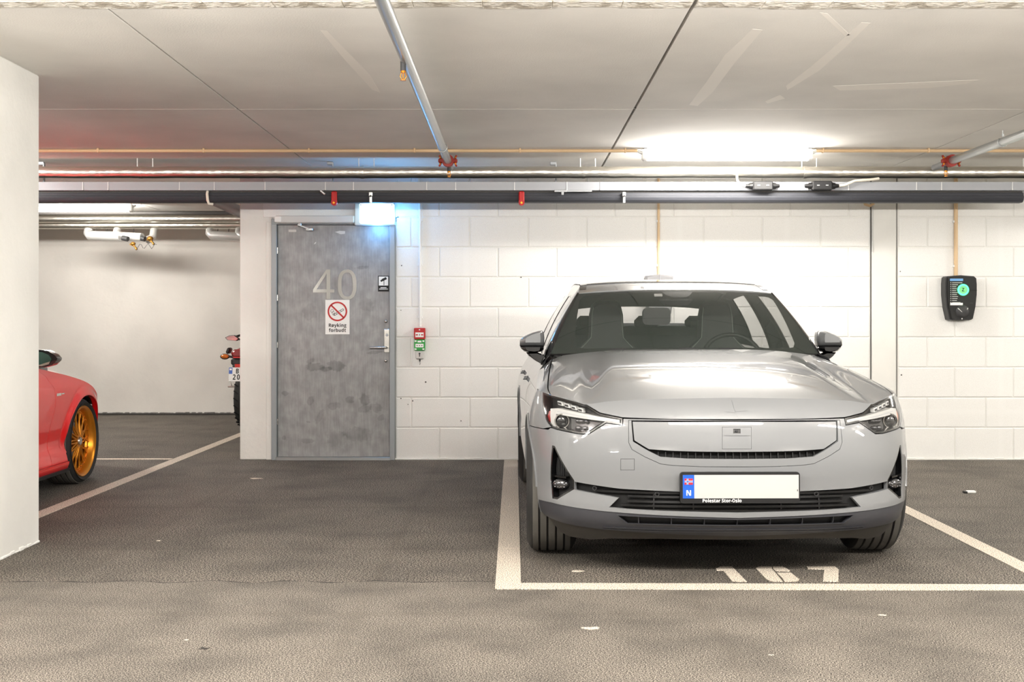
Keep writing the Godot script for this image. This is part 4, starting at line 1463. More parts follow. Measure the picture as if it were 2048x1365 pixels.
# ------------------------------------------------------------------ the grey hatchback
func grey_car() -> void:
	var car := thing("grey_hatchback", Vector3(1.0120, 0, -5.420), "light grey electric hatchback parked nose out in bay 167", "car")
	car.rotation.y = deg_to_rad(0.75)
	var band := Band.new(0.93, 2.8, 0.70, 4.55, 3.0, 0.6, [Vector2(0.1500, -0.0800), Vector2(0.2100, -0.0300), Vector2(0.2600, 0.0000), Vector2(0.3200, 0.0050), Vector2(0.4000, -0.0030), Vector2(0.4800, 0.0000), Vector2(0.5600, -0.0040), Vector2(0.6400, -0.0180), Vector2(0.7200, -0.0420), Vector2(0.7800, -0.0750), Vector2(0.8300, -0.1200), Vector2(0.9000, -0.2000)], [Vector2(0.1500, -0.1000), Vector2(0.2200, -0.0450), Vector2(0.3000, -0.0120), Vector2(0.4000, 0.0000), Vector2(0.5200, 0.0000), Vector2(0.6200, 0.0040), Vector2(0.7000, 0.0000), Vector2(0.7600, -0.0120), Vector2(0.8200, -0.0350), Vector2(0.8800, -0.0700), Vector2(0.9500, -0.1200), Vector2(1.0500, -0.2000)])
	var f := band.at
	var crease := Smooth.new([Vector2(0.0000, 0.8201), Vector2(0.1572, 0.8179), Vector2(0.4015, 0.8125), Vector2(0.6093, 0.8008), Vector2(0.7421, 0.7851), Vector2(0.8479, 0.8009), Vector2(0.9579, 0.8122), Vector2(1.1282, 0.8248)])
	var s_end: float = crease.p[-1].x
	var sill := Smooth.new([Vector2(s_end, crease.p[-1].y), Vector2(1.55, 0.845), Vector2(2.11, 0.90), Vector2(2.45, 0.94), Vector2(3.0, 0.95), Vector2(4.6, 0.985), Vector2(5.95, 0.99)])
	var axle := band.s_of_z(-0.76)
	var axle2 := band.s_of_z(-3.36)
	var total: float = band.arc[-1]
	var arch := circle(Vector2(axle, 0.335), 0.372, 40)
	var arch2 := circle(Vector2(axle2, 0.335), 0.372, 40)
	var cell := Vector2(0.03, 0.03)

	# outlines, in (s, height)
	var bump_half: PackedVector2Array = PackedVector2Array([Vector2(0.0000, 0.2835), Vector2(0.3426, 0.2940), Vector2(0.6406, 0.3045), Vector2(0.9085, 0.3162), Vector2(1.0079, 0.3137), Vector2(0.9547, 0.6550), Vector2(0.9367, 0.6651), Vector2(0.8966, 0.6596), Vector2(0.7487, 0.6466), Vector2(0.6946, 0.6479), Vector2(0.6082, 0.7018), Vector2(0.5255, 0.6930), Vector2(0.5255, 0.7248), Vector2(0.0000, 0.7208)])
	bump_half.insert(5, Vector2(1.4, 0.30))
	bump_half.insert(6, Vector2(1.4, 0.655))
	var seam := whole(PackedVector2Array([Vector2(0.0000, 0.7198), Vector2(0.5013, 0.7198), Vector2(0.4967, 0.6193), Vector2(0.4804, 0.5877), Vector2(0.4194, 0.5554), Vector2(0.3493, 0.5251), Vector2(0.2954, 0.5190), Vector2(0.1718, 0.5141), Vector2(0.0000, 0.5130)]))
	var panel := whole(PackedVector2Array([Vector2(0.0000, 0.7186), Vector2(0.4862, 0.7158), Vector2(0.4732, 0.6258), Vector2(0.4037, 0.5870), Vector2(0.2952, 0.5806), Vector2(0.1711, 0.5779), Vector2(0.0000, 0.5768)]))
	var frame_hole := whole(PackedVector2Array([Vector2(0.0000, 0.7197), Vector2(0.4875, 0.7169), Vector2(0.4755, 0.6235), Vector2(0.4060, 0.5847), Vector2(0.3493, 0.5579), Vector2(0.2312, 0.5509), Vector2(0.0000, 0.5489)]))
	var lower := whole(PackedVector2Array([Vector2(0.0000, 0.4009), Vector2(0.2638, 0.4014), Vector2(0.5363, 0.4088), Vector2(0.7611, 0.4277), Vector2(0.7611, 0.3906), Vector2(0.5826, 0.3728), Vector2(0.5402, 0.3664), Vector2(0.5834, 0.3221), Vector2(0.3426, 0.3145), Vector2(0.0000, 0.3084)]))
	var fog: PackedVector2Array = PackedVector2Array([Vector2(0.9089, 0.5856), Vector2(0.8878, 0.5835), Vector2(0.7623, 0.4338), Vector2(0.7626, 0.3925), Vector2(0.8616, 0.3357), Vector2(0.8999, 0.3358), Vector2(0.9190, 0.4209)])
	var tow: PackedVector2Array = PackedVector2Array([Vector2(-0.5315, 0.5458), Vector2(-0.4671, 0.5476), Vector2(-0.4668, 0.4956), Vector2(-0.5310, 0.4936)])
	var head: PackedVector2Array = PackedVector2Array([Vector2(1.1282, 0.8248), Vector2(0.9418, 0.8061), Vector2(0.7431, 0.7827), Vector2(0.6501, 0.7451), Vector2(0.5318, 0.7263), Vector2(0.5295, 0.6970), Vector2(0.6102, 0.7058), Vector2(0.6976, 0.6519), Vector2(0.7487, 0.6506), Vector2(0.8966, 0.6636), Vector2(0.9347, 0.6691), Vector2(0.9840, 0.6958), Vector2(1.0329, 0.7392), Vector2(1.0892, 0.7922)])

	# dark structure behind the skin
	var mb := MB.new()
	mb.surf(f, rect(Vector2(-1.02, 0.215), Vector2(1.02, 0.79)), [], Vector2(0.05, 0.06), -0.07)
	put("inner_structure", mb, M.dark, car)
	mb = MB.new()
	mb.surf(f, whole(bump_half), [seam, lower, fog, mirrored(fog), tow, arch, mirrored(arch)], cell, 0.0, 0.02)
	var bumper := put("bumper", mb, M.silver, car)
	mb = MB.new()
	mb.surf(f, inset(tow, 0.0015), [], cell, 0.0, 0.01)
	put("tow_cover", mb, M.silver, bumper)
	mb = MB.new()
	mb.surf(f, inset(seam, 0.002), [frame_hole], cell, -0.001, 0.015)
	put("grille_surround", mb, M.silver, car)
	var sq: PackedVector2Array = PackedVector2Array([Vector2(-0.0652, 0.6919), Vector2(0.0691, 0.6918), Vector2(0.0640, 0.5927), Vector2(-0.0694, 0.5929)])
	mb = MB.new()
	mb.surf(f, inset(panel, 0.004), [sq], cell, -0.006, 0.015)
	var gp := put("closed_grille_panel", mb, M.silver, car)
	mb = MB.new()
	mb.surf(f, inset(sq, 0.0012), [PackedVector2Array([Vector2(-0.0151, 0.6828), Vector2(0.0189, 0.6828), Vector2(0.0178, 0.6626), Vector2(-0.0161, 0.6627)])], Vector2(0.03, 0.012), -0.006, 0.008)
	put("sensor_cover", mb, M.silver, gp)
	mb = MB.new()
	mb.surf(f, rect(Vector2(-0.0571, 0.6534), Vector2(0.0570, 0.6588)), [], cell, -0.003, 0.006)
	put("sensor_ledge", mb, M.silver, gp)
	mb = MB.new()
	mb.surf(f, PackedVector2Array([Vector2(-0.0151, 0.6828), Vector2(0.0189, 0.6828), Vector2(0.0178, 0.6626), Vector2(-0.0161, 0.6627)]), [], cell, -0.012)
	put("camera_window", mb, M.gloss_black, gp)
	mb = MB.new()
	var cc: Vector2 = Vector2(0.0000, 0.6727)
	mb.ell(band.at(cc, -0.011), Vector3(0.007, 0.007, 0.004), 12)
	put("camera_lens", mb, M.charcoal, gp)
	# fins in the slot under the panel
	var yslot: float = 0.5645
	for k in 22:
		var s := -0.36 + 0.72 * k / 21
		mb = MB.new()
		mb.surf(f, rect(Vector2(s - 0.002, yslot - 0.03), Vector2(s + 0.002, yslot + 0.012)), [], cell, -0.02, 0.03)
		put("slot_fin", mb, M.black, gp)
	mb = MB.new()
	mb.surf(f, rect(Vector2(-0.42, yslot - 0.04), Vector2(0.42, yslot + 0.03)), [], cell, -0.035)
	put("slot_back", mb, M.dark, gp)
	# lower grille with slats, black strip and parking sensors
	mb = MB.new()
	mb.surf(f, inset(lower, -0.004), [], cell, -0.03)
	var lg := put("lower_grille", mb, M.dark, car)
	for q in [[0.315, 0.56, -0.012], [0.333, 0.53, -0.016], [0.352, 0.5, -0.016], [0.375, 0.5, -0.014], [0.393, 0.66, -0.012]]:
		mb = MB.new()
		mb.surf(f, rect(Vector2(-q[1], q[0] - 0.005), Vector2(q[1], q[0] + 0.005)), [], cell, q[2], 0.016)
		put("grille_slat", mb, M.grille, lg)
	for s in [-1.0, 1.0]:
		for q in [[0.365, 0.388], [0.66, 0.403]]:
			mb = MB.new()
			var c0 := band.at(Vector2(s * q[0], q[1]), -0.012)
			var dn := (band.at(Vector2(s * q[0], q[1]), 0.01) - c0).normalized()
			mb.lathe([Vector2(0.007, 0.0), Vector2(0.0078, 0.005), Vector2(0.01, 0.005), Vector2(0.011, 0.0)], Transform3D(MB.frame(dn), c0), 20)
			put("parking_sensor", mb, M.charcoal, lg)
		for q in [0.38, 0.2]:
			mb = MB.new()
			mb.surf(f, rect(Vector2(s * q - 0.003, 0.31), Vector2(s * q + 0.003, 0.4)), [], cell, -0.018, 0.012)
			put("grille_post", mb, M.black, lg)
	# fog lamp pockets
	for s in [-1.0, 1.0]:
		var fp := fog if s > 0 else mirrored(fog)
		var pk := Node3D.new()
		pk.name = "fog_lamp"
		car.add_child(pk, true)
		mb = MB.new()
		mb.surf(f, inset(fp, -0.006), [], Vector2(0.02, 0.02), -0.04)
		put("pocket", mb, M.dark, pk)
		mb = MB.new()
		mb.surf(f, fp, [inset(fp, 0.009)], Vector2(0.02, 0.02), -0.002, 0.035)
		put("bezel", mb, M.gloss_black, pk)
		for k in 5:
			mb = MB.new()
			var sx: float = s * (0.905 - k * 0.012)
			mb.surf(f, rect(Vector2(sx - 0.0015, 0.445), Vector2(sx + 0.0015, 0.53 - k * 0.008)), [], cell, -0.03, 0.012)
			put("pocket_rib", mb, M.charcoal, pk)
		mb = MB.new()
		mb.surf(f, rect(Vector2(s * 0.87 - 0.05, 0.436), Vector2(s * 0.87 + 0.05, 0.445)), [], cell, -0.012, 0.025)
		put("pocket_bar", mb, M.gloss_black, pk)
		var lc := band.at(Vector2(s * 0.868, 0.405), -0.028)
		mb = MB.new()
		mb.ell(lc, Vector3(0.045, 0.027, 0.025), 20, Basis(Vector3.UP, s * 0.5))
		put("lamp_lens", mb, M.fog_glass, pk)
		mb = MB.new()
		for k in 4:
			for j in 3:
				mb.ell(lc + Basis(Vector3.UP, s * 0.5) * Vector3(-0.024 + k * 0.016, -0.012 + j * 0.012, 0.02), Vector3(0.006, 0.0045, 0.003), 8)
		put("lens_facets", mb, M.fog_glass, pk).set_meta("kind", "stuff")
	# lip, slot and air dam under the bumper
	var lip := whole(PackedVector2Array([Vector2(0.0000, 0.2825), Vector2(0.3426, 0.2930), Vector2(0.6406, 0.3035), Vector2(0.9085, 0.3152), Vector2(1.0200, 0.3127), Vector2(1.1200, 0.2990), Vector2(1.1200, 0.2650), Vector2(1.0000, 0.2370), Vector2(0.8500, 0.2220), Vector2(0.6540, 0.2129), Vector2(0.3423, 0.2022), Vector2(0.0000, 0.1912)]))
	var slot := whole(PackedVector2Array([Vector2(0.0000, 0.2778), Vector2(0.3426, 0.2862), Vector2(0.5508, 0.2896), Vector2(0.5018, 0.2482), Vector2(0.3426, 0.2485), Vector2(0.0000, 0.2456)]))
	mb = MB.new()
	mb.surf(f, inset(lip, 0.001), [slot, arch, mirrored(arch)], cell, -0.004, 0.03)
	var lp := put("lower_lip", mb, M.lip, car)
	mb = MB.new()
	mb.surf(f, inset(slot, -0.004), [], cell, -0.034)
	put("lip_slot", mb, M.black, lp)
	for k in 7:
		var s := -0.45 + 0.15 * k
		mb = MB.new()
		mb.surf(f, rect(Vector2(s - 0.0025, 0.235), Vector2(s + 0.0025, 0.29)), [], cell, -0.016, 0.02)
		put("slot_post", mb, M.lip, lp)
	mb = MB.new()
	mb.surf(f, slot, [inset(slot, 0.003)], cell, 0.0, 0.02)
	put("slot_edge", mb, M.lip, lp)
	for q in [0.226, 0.217]:
		mb = MB.new()
		mb.surf(f, rect(Vector2(-0.62, q - 0.003), Vector2(0.62, q + 0.003)), [], cell, 0.003, 0.008)
		put("lip_ridge", mb, M.lip, lp)
	mb = MB.new()
	mb.surf(f, whole(PackedVector2Array([Vector2(0.0000, 0.1972), Vector2(0.3423, 0.2082), Vector2(0.6540, 0.2189), Vector2(0.8500, 0.2260), Vector2(1.0000, 0.2400), Vector2(0.9700, 0.1600), Vector2(0.9000, 0.1480), Vector2(0.7200, 0.1500), Vector2(0.6000, 0.1650), Vector2(0.3500, 0.1750), Vector2(0.0000, 0.1720)])), [], cell, -0.012, 0.02)
	put("air_dam", mb, M.dam, car)

	# number plate
	var pl := Node3D.new()
	pl.name = "number_plate"
	car.add_child(pl, true)
	pl.position = Vector3(0.0037, 0.4246, 0.012)
	pl.rotation.x = -0.03
	mb = MB.new()
	mb.extr(rounded(Vector2(-0.27, -0.071), Vector2(0.27, 0.069), 0.014), 0.016, Transform3D(Basis(), Vector3.ZERO))
	put("plate_frame", mb, M.black, pl)
	block("plate", Vector3(0.003, 0.004, 0.0165), Vector3(0.522, 0.105, 0.003), 0.0, M.plate, pl)
	block("blue_band", Vector3(-0.2325, 0.004, 0.018), Vector3(0.051, 0.105, 0.002), 0.0, M.blue, pl)
	var fl := Node3D.new()
	fl.name = "flag"
	pl.add_child(fl)
	block("red_field", Vector3(-0.232, 0.027, 0.0195), Vector3(0.037, 0.027, 0.001), 0, mat(Color(0.85, 0.15, 0.22), 0.4), fl)
	for q in [[Vector3(-0.237, 0.027, 0.0203), Vector3(0.007, 0.027, 0.001), M.sign], [Vector3(-0.232, 0.027, 0.0203), Vector3(0.037, 0.007, 0.001), M.sign], [Vector3(-0.237, 0.027, 0.0209), Vector3(0.0035, 0.027, 0.001), M.blue], [Vector3(-0.232, 0.027, 0.0209), Vector3(0.037, 0.0035, 0.001), M.blue]]:
		block("cross", q[0], q[1], 0, q[2], fl)
	text("letter", "N", 0.034, Vector3(-0.2325, -0.024, 0.0195), M.sign, pl, 0.001, 700)
	text("lettering", "Polestar Stor-Oslo", 0.0205, Vector3(-0.082, -0.059, 0.0165), M.sign, pl, 0.001, 600)
	block("bolt", Vector3(0.258, -0.013, 0.0185), Vector3(0.003, 0.008, 0.001), 0, M.ink, pl)

	# hood: nose face and top
	var nose := PackedVector2Array([Vector2(0.0000, 0.7268), Vector2(0.3000, 0.7268), Vector2(0.5318, 0.7313), Vector2(0.6481, 0.7491), Vector2(0.7421, 0.7851)])
	var top := []
	for k in 21:
		var s := nose[-1].x * (1.0 - k / 20.0)
		if k > 0:
			nose.append(Vector2(s, crease.at(s)))
	mb = MB.new()
	mb.surf(f, whole(nose), [], cell, 0.0, 0.015)
	var hood := put("hood_nose", mb, M.silver, car)
	var star := MB.new()
	for q in [[Vector2(0.0, 0.765), Vector2(-0.010, 0.809)], [Vector2(-0.001, 0.762), Vector2(0.055, 0.764)], [Vector2(-0.002, 0.757), Vector2(0.014, 0.728)], [Vector2(-0.005, 0.757), Vector2(-0.052, 0.761)]]:
		var dd: Vector2 = (q[1] - q[0]).normalized().orthogonal() * 0.0028
		star.surf(f, PackedVector2Array([q[0] - dd, q[0] + dd, q[1]]), [], cell, 0.0022, 0.003)
	put("star_badge", star, M.silver, hood)
	var cowl := Smooth.new([Vector2(0, 1.02), Vector2(0.5, 1.012), Vector2(0.82, 0.985), Vector2(0.92, 0.955), Vector2(1.0, 0.90)])
	var e0 := band.at(Vector2(s_end, crease.at(s_end)))
	var e1 := band.at(Vector2(2.11, sill.at(2.11)))
	var lid := func(p: Vector2, off: float) -> Vector3:
		var a := minf(absf(p.x), 1.0)
		var sg := -1.0 if p.x < 0 else 1.0
		var v := p.y
		var fr := band.at(Vector2(a * s_end, crease.at(a * s_end)))
		var bk := Vector3(e1.x * a, cowl.at(a), lerpf(-1.33, e1.z, a * a))
		var ed := band.at(Vector2(lerpf(s_end, 2.11, v), sill.at(lerpf(s_end, 2.11, v))))
		var q := fr.lerp(bk, v) + (ed - e0.lerp(e1, v)) * pow(a, 6.0)
		var hump := 4.0 * v * (1.0 - v)
		q.y += hump * (0.03 * (1.0 - smoothstep(0.52, 0.72, a)) + 0.018 * smoothstep(0.72, 0.9, a) * (1.0 - smoothstep(0.95, 1.0, a)))
		q.y += off
		q.x *= sg
		return q
	mb = MB.new()
	mb.surf(lid, rect(Vector2(-0.912, 0.0), Vector2(0.912, 0.985)), [], Vector2(0.04, 0.04), 0.0, 0.012)
	put("hood_top", mb, M.silver, car)
	for s in [-1.0, 1.0]:
		mb = MB.new()
		var ft := rect(Vector2(0.9205, 0.0), Vector2(1.0, 1.0))
		mb.surf(lid, ft if s > 0 else mirrored(ft), [], Vector2(0.02, 0.04), 0.0)
		put("fender_top", mb, M.silver, car)
	mb = MB.new()
	mb.surf(lid, rect(Vector2(-0.99, 0.03), Vector2(0.99, 1.04)), [], Vector2(0.06, 0.08), -0.016)
	put("hood_well", mb, M.dark, car)

	# head lamps
	for s in [-1.0, 1.0]:
		var hl := Node3D.new()
		hl.name = "head_lamp"
		car.add_child(hl, true)
		var way := func(p: PackedVector2Array) -> PackedVector2Array: return p if s > 0 else mirrored(p)
		mb = MB.new()
		mb.surf(f, way.call(head), [], Vector2(0.025, 0.025), -0.05)
		put("lamp_housing", mb, M.black, hl)
		mb = MB.new()
		mb.surf(f, way.call(head), [way.call(inset(head, 0.007))], Vector2(0.025, 0.025), -0.003, 0.045)
		put("lamp_bezel", mb, M.gloss_black, hl)
		mb = MB.new()
		mb.surf(f, way.call(PackedVector2Array([Vector2(0.9911, 0.7530), Vector2(0.9376, 0.7575), Vector2(0.7793, 0.7433), Vector2(0.5455, 0.7187), Vector2(0.5454, 0.7039), Vector2(0.6297, 0.7110), Vector2(0.8027, 0.7222), Vector2(0.9317, 0.7313), Vector2(0.9091, 0.6645), Vector2(0.9446, 0.6680)])), [], Vector2(0.02, 0.02), -0.01, 0.03)
		put("light_bar", mb, M.light_bar, hl)
		mb = MB.new()
		mb.surf(f, way.call(PackedVector2Array([Vector2(0.9296, 0.7446), Vector2(0.7749, 0.7317), Vector2(0.5595, 0.7114), Vector2(0.5593, 0.7097), Vector2(0.7739, 0.7290), Vector2(0.9280, 0.7420)])), [], Vector2(0.02, 0.02), -0.0085)
		put("bar_groove", mb, M.tray, hl)
		for q in [[Vector2(0.9811, 0.7901), Vector2(0.9373, 0.7861), Vector2(0.9165, 0.7687), Vector2(0.9586, 0.7726)], [Vector2(0.9194, 0.7823), Vector2(0.8790, 0.7781), Vector2(0.8608, 0.7608), Vector2(0.8996, 0.7649)], [Vector2(0.8625, 0.7742), Vector2(0.8246, 0.7699), Vector2(0.8088, 0.7526), Vector2(0.8451, 0.7569)], [Vector2(0.8093, 0.7660), Vector2(0.7736, 0.7617), Vector2(0.7601, 0.7444), Vector2(0.7943, 0.7487)]]:
			mb = MB.new()
			mb.surf(f, way.call(PackedVector2Array(q)), [], Vector2(0.02, 0.02), -0.022, 0.02)
			var lc := put("lens_cell", mb, M.light_grey, hl)
			mb = MB.new()
			mb.surf(f, way.call(inset(PackedVector2Array(q), 0.0035)), [], Vector2(0.02, 0.02), -0.019)
			put("cell_face", mb, M.charcoal, lc)
		mb = MB.new()
		mb.surf(f, way.call(PackedVector2Array([Vector2(0.8447, 0.7131), Vector2(0.6462, 0.7028), Vector2(0.7242, 0.6577), Vector2(0.8293, 0.6617)])), [], Vector2(0.02, 0.02), -0.04, 0.0)
		put("reflector_bowl", mb, M.fog_glass, hl)
		mb = MB.new()
		var pc := band.at(Vector2(s * 0.9006, 0.6995), -0.03)
		mb.ell(pc, Vector3(0.03, 0.03, 0.02), 20)
		put("projector_lens", mb, M.gloss_black, hl)
		mb = MB.new()
		mb.lathe([Vector2(0.03, 0.0), Vector2(0.031, 0.012), Vector2(0.035, 0.012), Vector2(0.036, 0.0)], Transform3D(Basis(), pc + Vector3(0, 0, 0.004)), 24)
		put("projector_ring", mb, M.steel, hl)
		mb = MB.new()
		for k in 7:
			var q: Vector2 = Vector2(0.7623 + 0.028 * sin(k * 2.3), 0.6881 + 0.016 * cos(k * 3.1))
			mb.ell(band.at(Vector2(s * q.x, q.y), -0.033), Vector3(0.014, 0.012, 0.012), 8)
		put("reflector_facets", mb, M.fog_glass, hl).set_meta("kind", "stuff")
		mb = MB.new()
		mb.surf(f, way.call(PackedVector2Array([Vector2(0.9982, 0.7421), Vector2(0.9822, 0.7372), Vector2(0.9504, 0.6710), Vector2(1.0008, 0.7036)])), [], Vector2(0.02, 0.02), -0.012, 0.01)
		put("side_marker", mb, M.red_lens if s < 0 else M.amber, hl)
		mb = MB.new()
		mb.surf(f, way.call(inset(head, 0.001)), [], Vector2(0.025, 0.025), -0.001)
		put("clear_lens", mb, M.lens, hl)

	# sides
	for s in [-1.0, 1.0]:
		var sd := func(p: PackedVector2Array) -> PackedVector2Array: return p if s > 0 else mirrored(p)
		var cut: PackedVector2Array = sd.call(arch)
		var cut2: PackedVector2Array = sd.call(arch2)
		var p := PackedVector2Array([Vector2(0.9387, 0.6691), Vector2(0.9880, 0.6958), Vector2(1.0369, 0.7392), Vector2(1.0932, 0.7922)])
		for k in 25:
			var x := lerpf(s_end + 0.002, 2.11, k / 24.0)
			p.append(Vector2(x, sill.at(x)))
		p.append_array([Vector2(2.11, 0.24), Vector2(1.02, 0.24), Vector2(1.0, 0.659)])
		mb = MB.new()
		mb.surf(f, sd.call(p), [cut, sd.call(rect(Vector2(0.9, 0.1), Vector2(1.4, 0.659)))], Vector2(0.05, 0.03), 0.0, 0.02)
		put("fender", mb, M.silver, car)
		for q in [[2.114, 3.15, "door"], [3.155, 4.05, "door"], [4.055, total - 0.0, "quarter_panel"]]:
			p = PackedVector2Array([Vector2(q[0], 0.27)])
			for k in 13:
				var x := lerpf(q[0], q[1], k / 12.0)
				p.append(Vector2(x, sill.at(x)))
			p.append(Vector2(q[1], 0.27))
			p.reverse()
			mb = MB.new()
			mb.surf(f, sd.call(p), [cut2], Vector2(0.06, 0.03), 0.0, 0.02)
			put(q[2], mb, M.silver, car)
			if q[2] == "door":
				var hs: float = q[1] - 0.14
				mb = MB.new()
				mb.surf(f, sd.call(rounded(Vector2(hs - 0.09, 0.8), Vector2(hs + 0.09, 0.825), 0.01)), [], Vector2(0.03, 0.02), 0.022, 0.02)
				put("door_handle", mb, M.silver, car)
		mb = MB.new()
		mb.surf(f, sd.call(rect(Vector2(axle + 0.34, 0.2), Vector2(axle2 - 0.34, 0.275))), [], Vector2(0.1, 0.03), -0.01, 0.03)
		put("sill", mb, M.lip, car)
		mb = MB.new()
		for e in [axle, axle2]:
			mb = MB.new()
			var arc := PackedVector2Array()
			for k in 25:
				var th := lerpf(0.1, PI - 0.1, k / 24.0)
				arc.append(Vector2(e, 0.335) + Vector2(cos(th), sin(th)) * 0.374)
			for k in range(24, -1, -1):
				var th := lerpf(0.1, PI - 0.1, k / 24.0)
				arc.append(Vector2(e, 0.335) + Vector2(cos(th), sin(th)) * 0.36)
			mb.surf(f, sd.call(arc), [], Vector2(0.05, 0.05), 0.006, 0.02)
			put("arch_trim", mb, M.silver, car)
		for z in [-0.76, -3.36]:
			put("wheel_well", housing(Vector3(s * 0.86, 0.345, z), 0.385, 0.3, s), M.dark, car)
		plain_wheel(car, Vector3(s * 0.81, 0.342, -0.76), s, -0.04)
		plain_wheel(car, Vector3(s * 0.81, 0.342, -3.36), s)
	mb = MB.new()
	mb.box(Vector3(0, 0.3, -2.1), Vector3(1.1, 0.28, 3.9), 0.03)
	mb.box(Vector3(0, 0.33, -2.05), Vector3(1.72, 0.24, 1.6), 0.03)
	put("underbody", mb, M.dark, car)

	cabin(car, band, sill)


# ------------------------------------------------------------------ glass house and interior of the grey car
func cabin(car: Node, band: Band, sill: Smooth) -> void:
	var ws := func(p: Vector2, off: float) -> Vector3:
		var u := p.x
		var a := Vector3(0.775 * u, 1.012 - 0.02 * u * u, -1.36 - 0.2 * u * u)
		var b := Vector3(0.59 * u, 1.365 - 0.02 * u * u, -1.87 - 0.06 * u * u)
		var q := a.lerp(b, p.y)
		var swell := (1.0 - 0.5 * u * u) * 4.0 * p.y * (1.0 - p.y) * 0.035
		return q + Vector3(0, 0.82, 0.57) * (swell + off)
	var clear := PackedVector2Array()
	for q in [[-0.85, 0.12], [-0.82, 0.065], [-0.76, 0.045], [0.0, 0.03], [0.76, 0.045], [0.82, 0.065], [0.85, 0.12], [0.955, 0.86], [0.94, 0.92], [0.9, 0.945], [0.16, 0.965], [0.11, 0.87], [0.06, 0.83], [-0.06, 0.83], [-0.11, 0.87], [-0.16, 0.965], [-0.9, 0.945], [-0.94, 0.92], [-0.955, 0.86]]:
		clear.append(Vector2(q[0], q[1]))
	var mb := MB.new()
	mb.surf(ws, rect(Vector2(-1, -0.02), Vector2(1, 1)), [], Vector2(0.08, 0.08), 0.0)
	put("windscreen", mb, M.glass, car)
	mb = MB.new()
	mb.surf(ws, rect(Vector2(-1, -0.03), Vector2(1, 1)), [clear], Vector2(0.05, 0.06), -0.004)
	put("screen_border", mb, M.black, car)
	mb = MB.new()
	mb.surf(ws, rect(Vector2(-0.235, 0.86), Vector2(-0.155, 0.925)), [], Vector2(0.05, 0.05), -0.006)
	put("toll_tag", mb, M.light_grey, car)
	for q in [-0.52, -0.02, 0.28]:
		mb = MB.new()
		mb.surf(ws, rect(Vector2(q - 0.06, -0.01), Vector2(q + 0.06, 0.012)), [], Vector2(0.05, 0.05), 0.008, 0.01)
		put("washer_nozzle", mb, M.charcoal, car)

	# roof
	var rail_y := Smooth.new([Vector2(1.93, 1.345), Vector2(2.03, 1.378), Vector2(2.13, 1.4), Vector2(2.35, 1.412), Vector2(2.8, 1.422), Vector2(3.4, 1.375), Vector2(3.9, 1.25), Vector2(4.3, 1.07)])
	var mid_y := Smooth.new([Vector2(1.87, 1.365), Vector2(2.05, 1.412), Vector2(2.25, 1.432), Vector2(2.8, 1.452), Vector2(3.3, 1.43), Vector2(3.75, 1.335), Vector2(4.3, 1.07)])
	var rail_x := Smooth.new([Vector2(1.93, 0.592), Vector2(2.03, 0.578), Vector2(2.15, 0.566), Vector2(2.5, 0.566), Vector2(3.0, 0.57), Vector2(3.7, 0.57), Vector2(4.3, 0.62)])
	var roof := func(p: Vector2, off: float) -> Vector3:
		var a := absf(p.x)
		var z: float = p.y + 0.06 * a * a * (1.0 - smoothstep(1.9, 2.4, p.y))
		return Vector3(p.x * rail_x.at(z), lerpf(mid_y.at(z), rail_y.at(z), pow(a, 3.0)) + off, -z)
	mb = MB.new()
	mb.surf(roof, rect(Vector2(-1, 1.872), Vector2(1, 2.07)), [], Vector2(0.08, 0.03), 0.0, 0.01)
	put("roof_header", mb, M.silver, car)
	mb = MB.new()
	mb.surf(roof, rect(Vector2(-0.93, 2.074), Vector2(0.93, 3.3)), [], Vector2(0.08, 0.1), 0.004, 0.014)
	put("glass_roof", mb, M.gloss_black, car)
	mb = MB.new()
	mb.surf(roof, rect(Vector2(-0.9, 1.95), Vector2(0.9, 3.78)), [], Vector2(0.1, 0.1), -0.035)
	put("headliner", mb, M.headliner, car)
	mb = MB.new()
	mb.surf(roof, rect(Vector2(-0.86, 3.8), Vector2(0.86, 4.12)), [], Vector2(0.08, 0.06), 0.0)
	put("rear_window", mb, M.glass, car)
	mb = MB.new()
	mb.surf(roof, rect(Vector2(-1.0, 3.3), Vector2(1.0, 4.3)), [rect(Vector2(-0.86, 3.8), Vector2(0.86, 4.12))], Vector2(0.08, 0.06), 0.0, 0.02)
	put("tailgate_frame", mb, M.silver, car)
	for s in [-1.0, 1.0]:
		mb = MB.new()
		var rl := func(u: float, v: float) -> Vector3:
			var z := lerpf(1.93, 3.6, u)
			var a := lerpf(0.93, 1.0, v)
			var q: Vector3 = roof.call(Vector2(s * a, z), 0.002)
			return q
		mb.grid(rl, 24, 2)
		put("roof_rail", mb, M.gloss_black, car)
	# tail deck
	mb = MB.new()
	var deck := func(u: float, v: float) -> Vector3:
		var sx := lerpf(-1.0, 1.0, u)
		var e := band.at(Vector2(sx * (band.arc[-1] - 5.15) + (0.0), 0.98))
		var back: Vector3 = band.at(Vector2((1.0 if sx >= 0 else -1.0) * lerpf(band.arc[-1], 5.0, absf(sx)), 0.985))
		var front: Vector3 = roof.call(Vector2(sx, 4.28), 0.0)
		return front.lerp(back, v)
	mb.grid(deck, 24, 6)
	put("tail_deck", mb, M.silver, car)

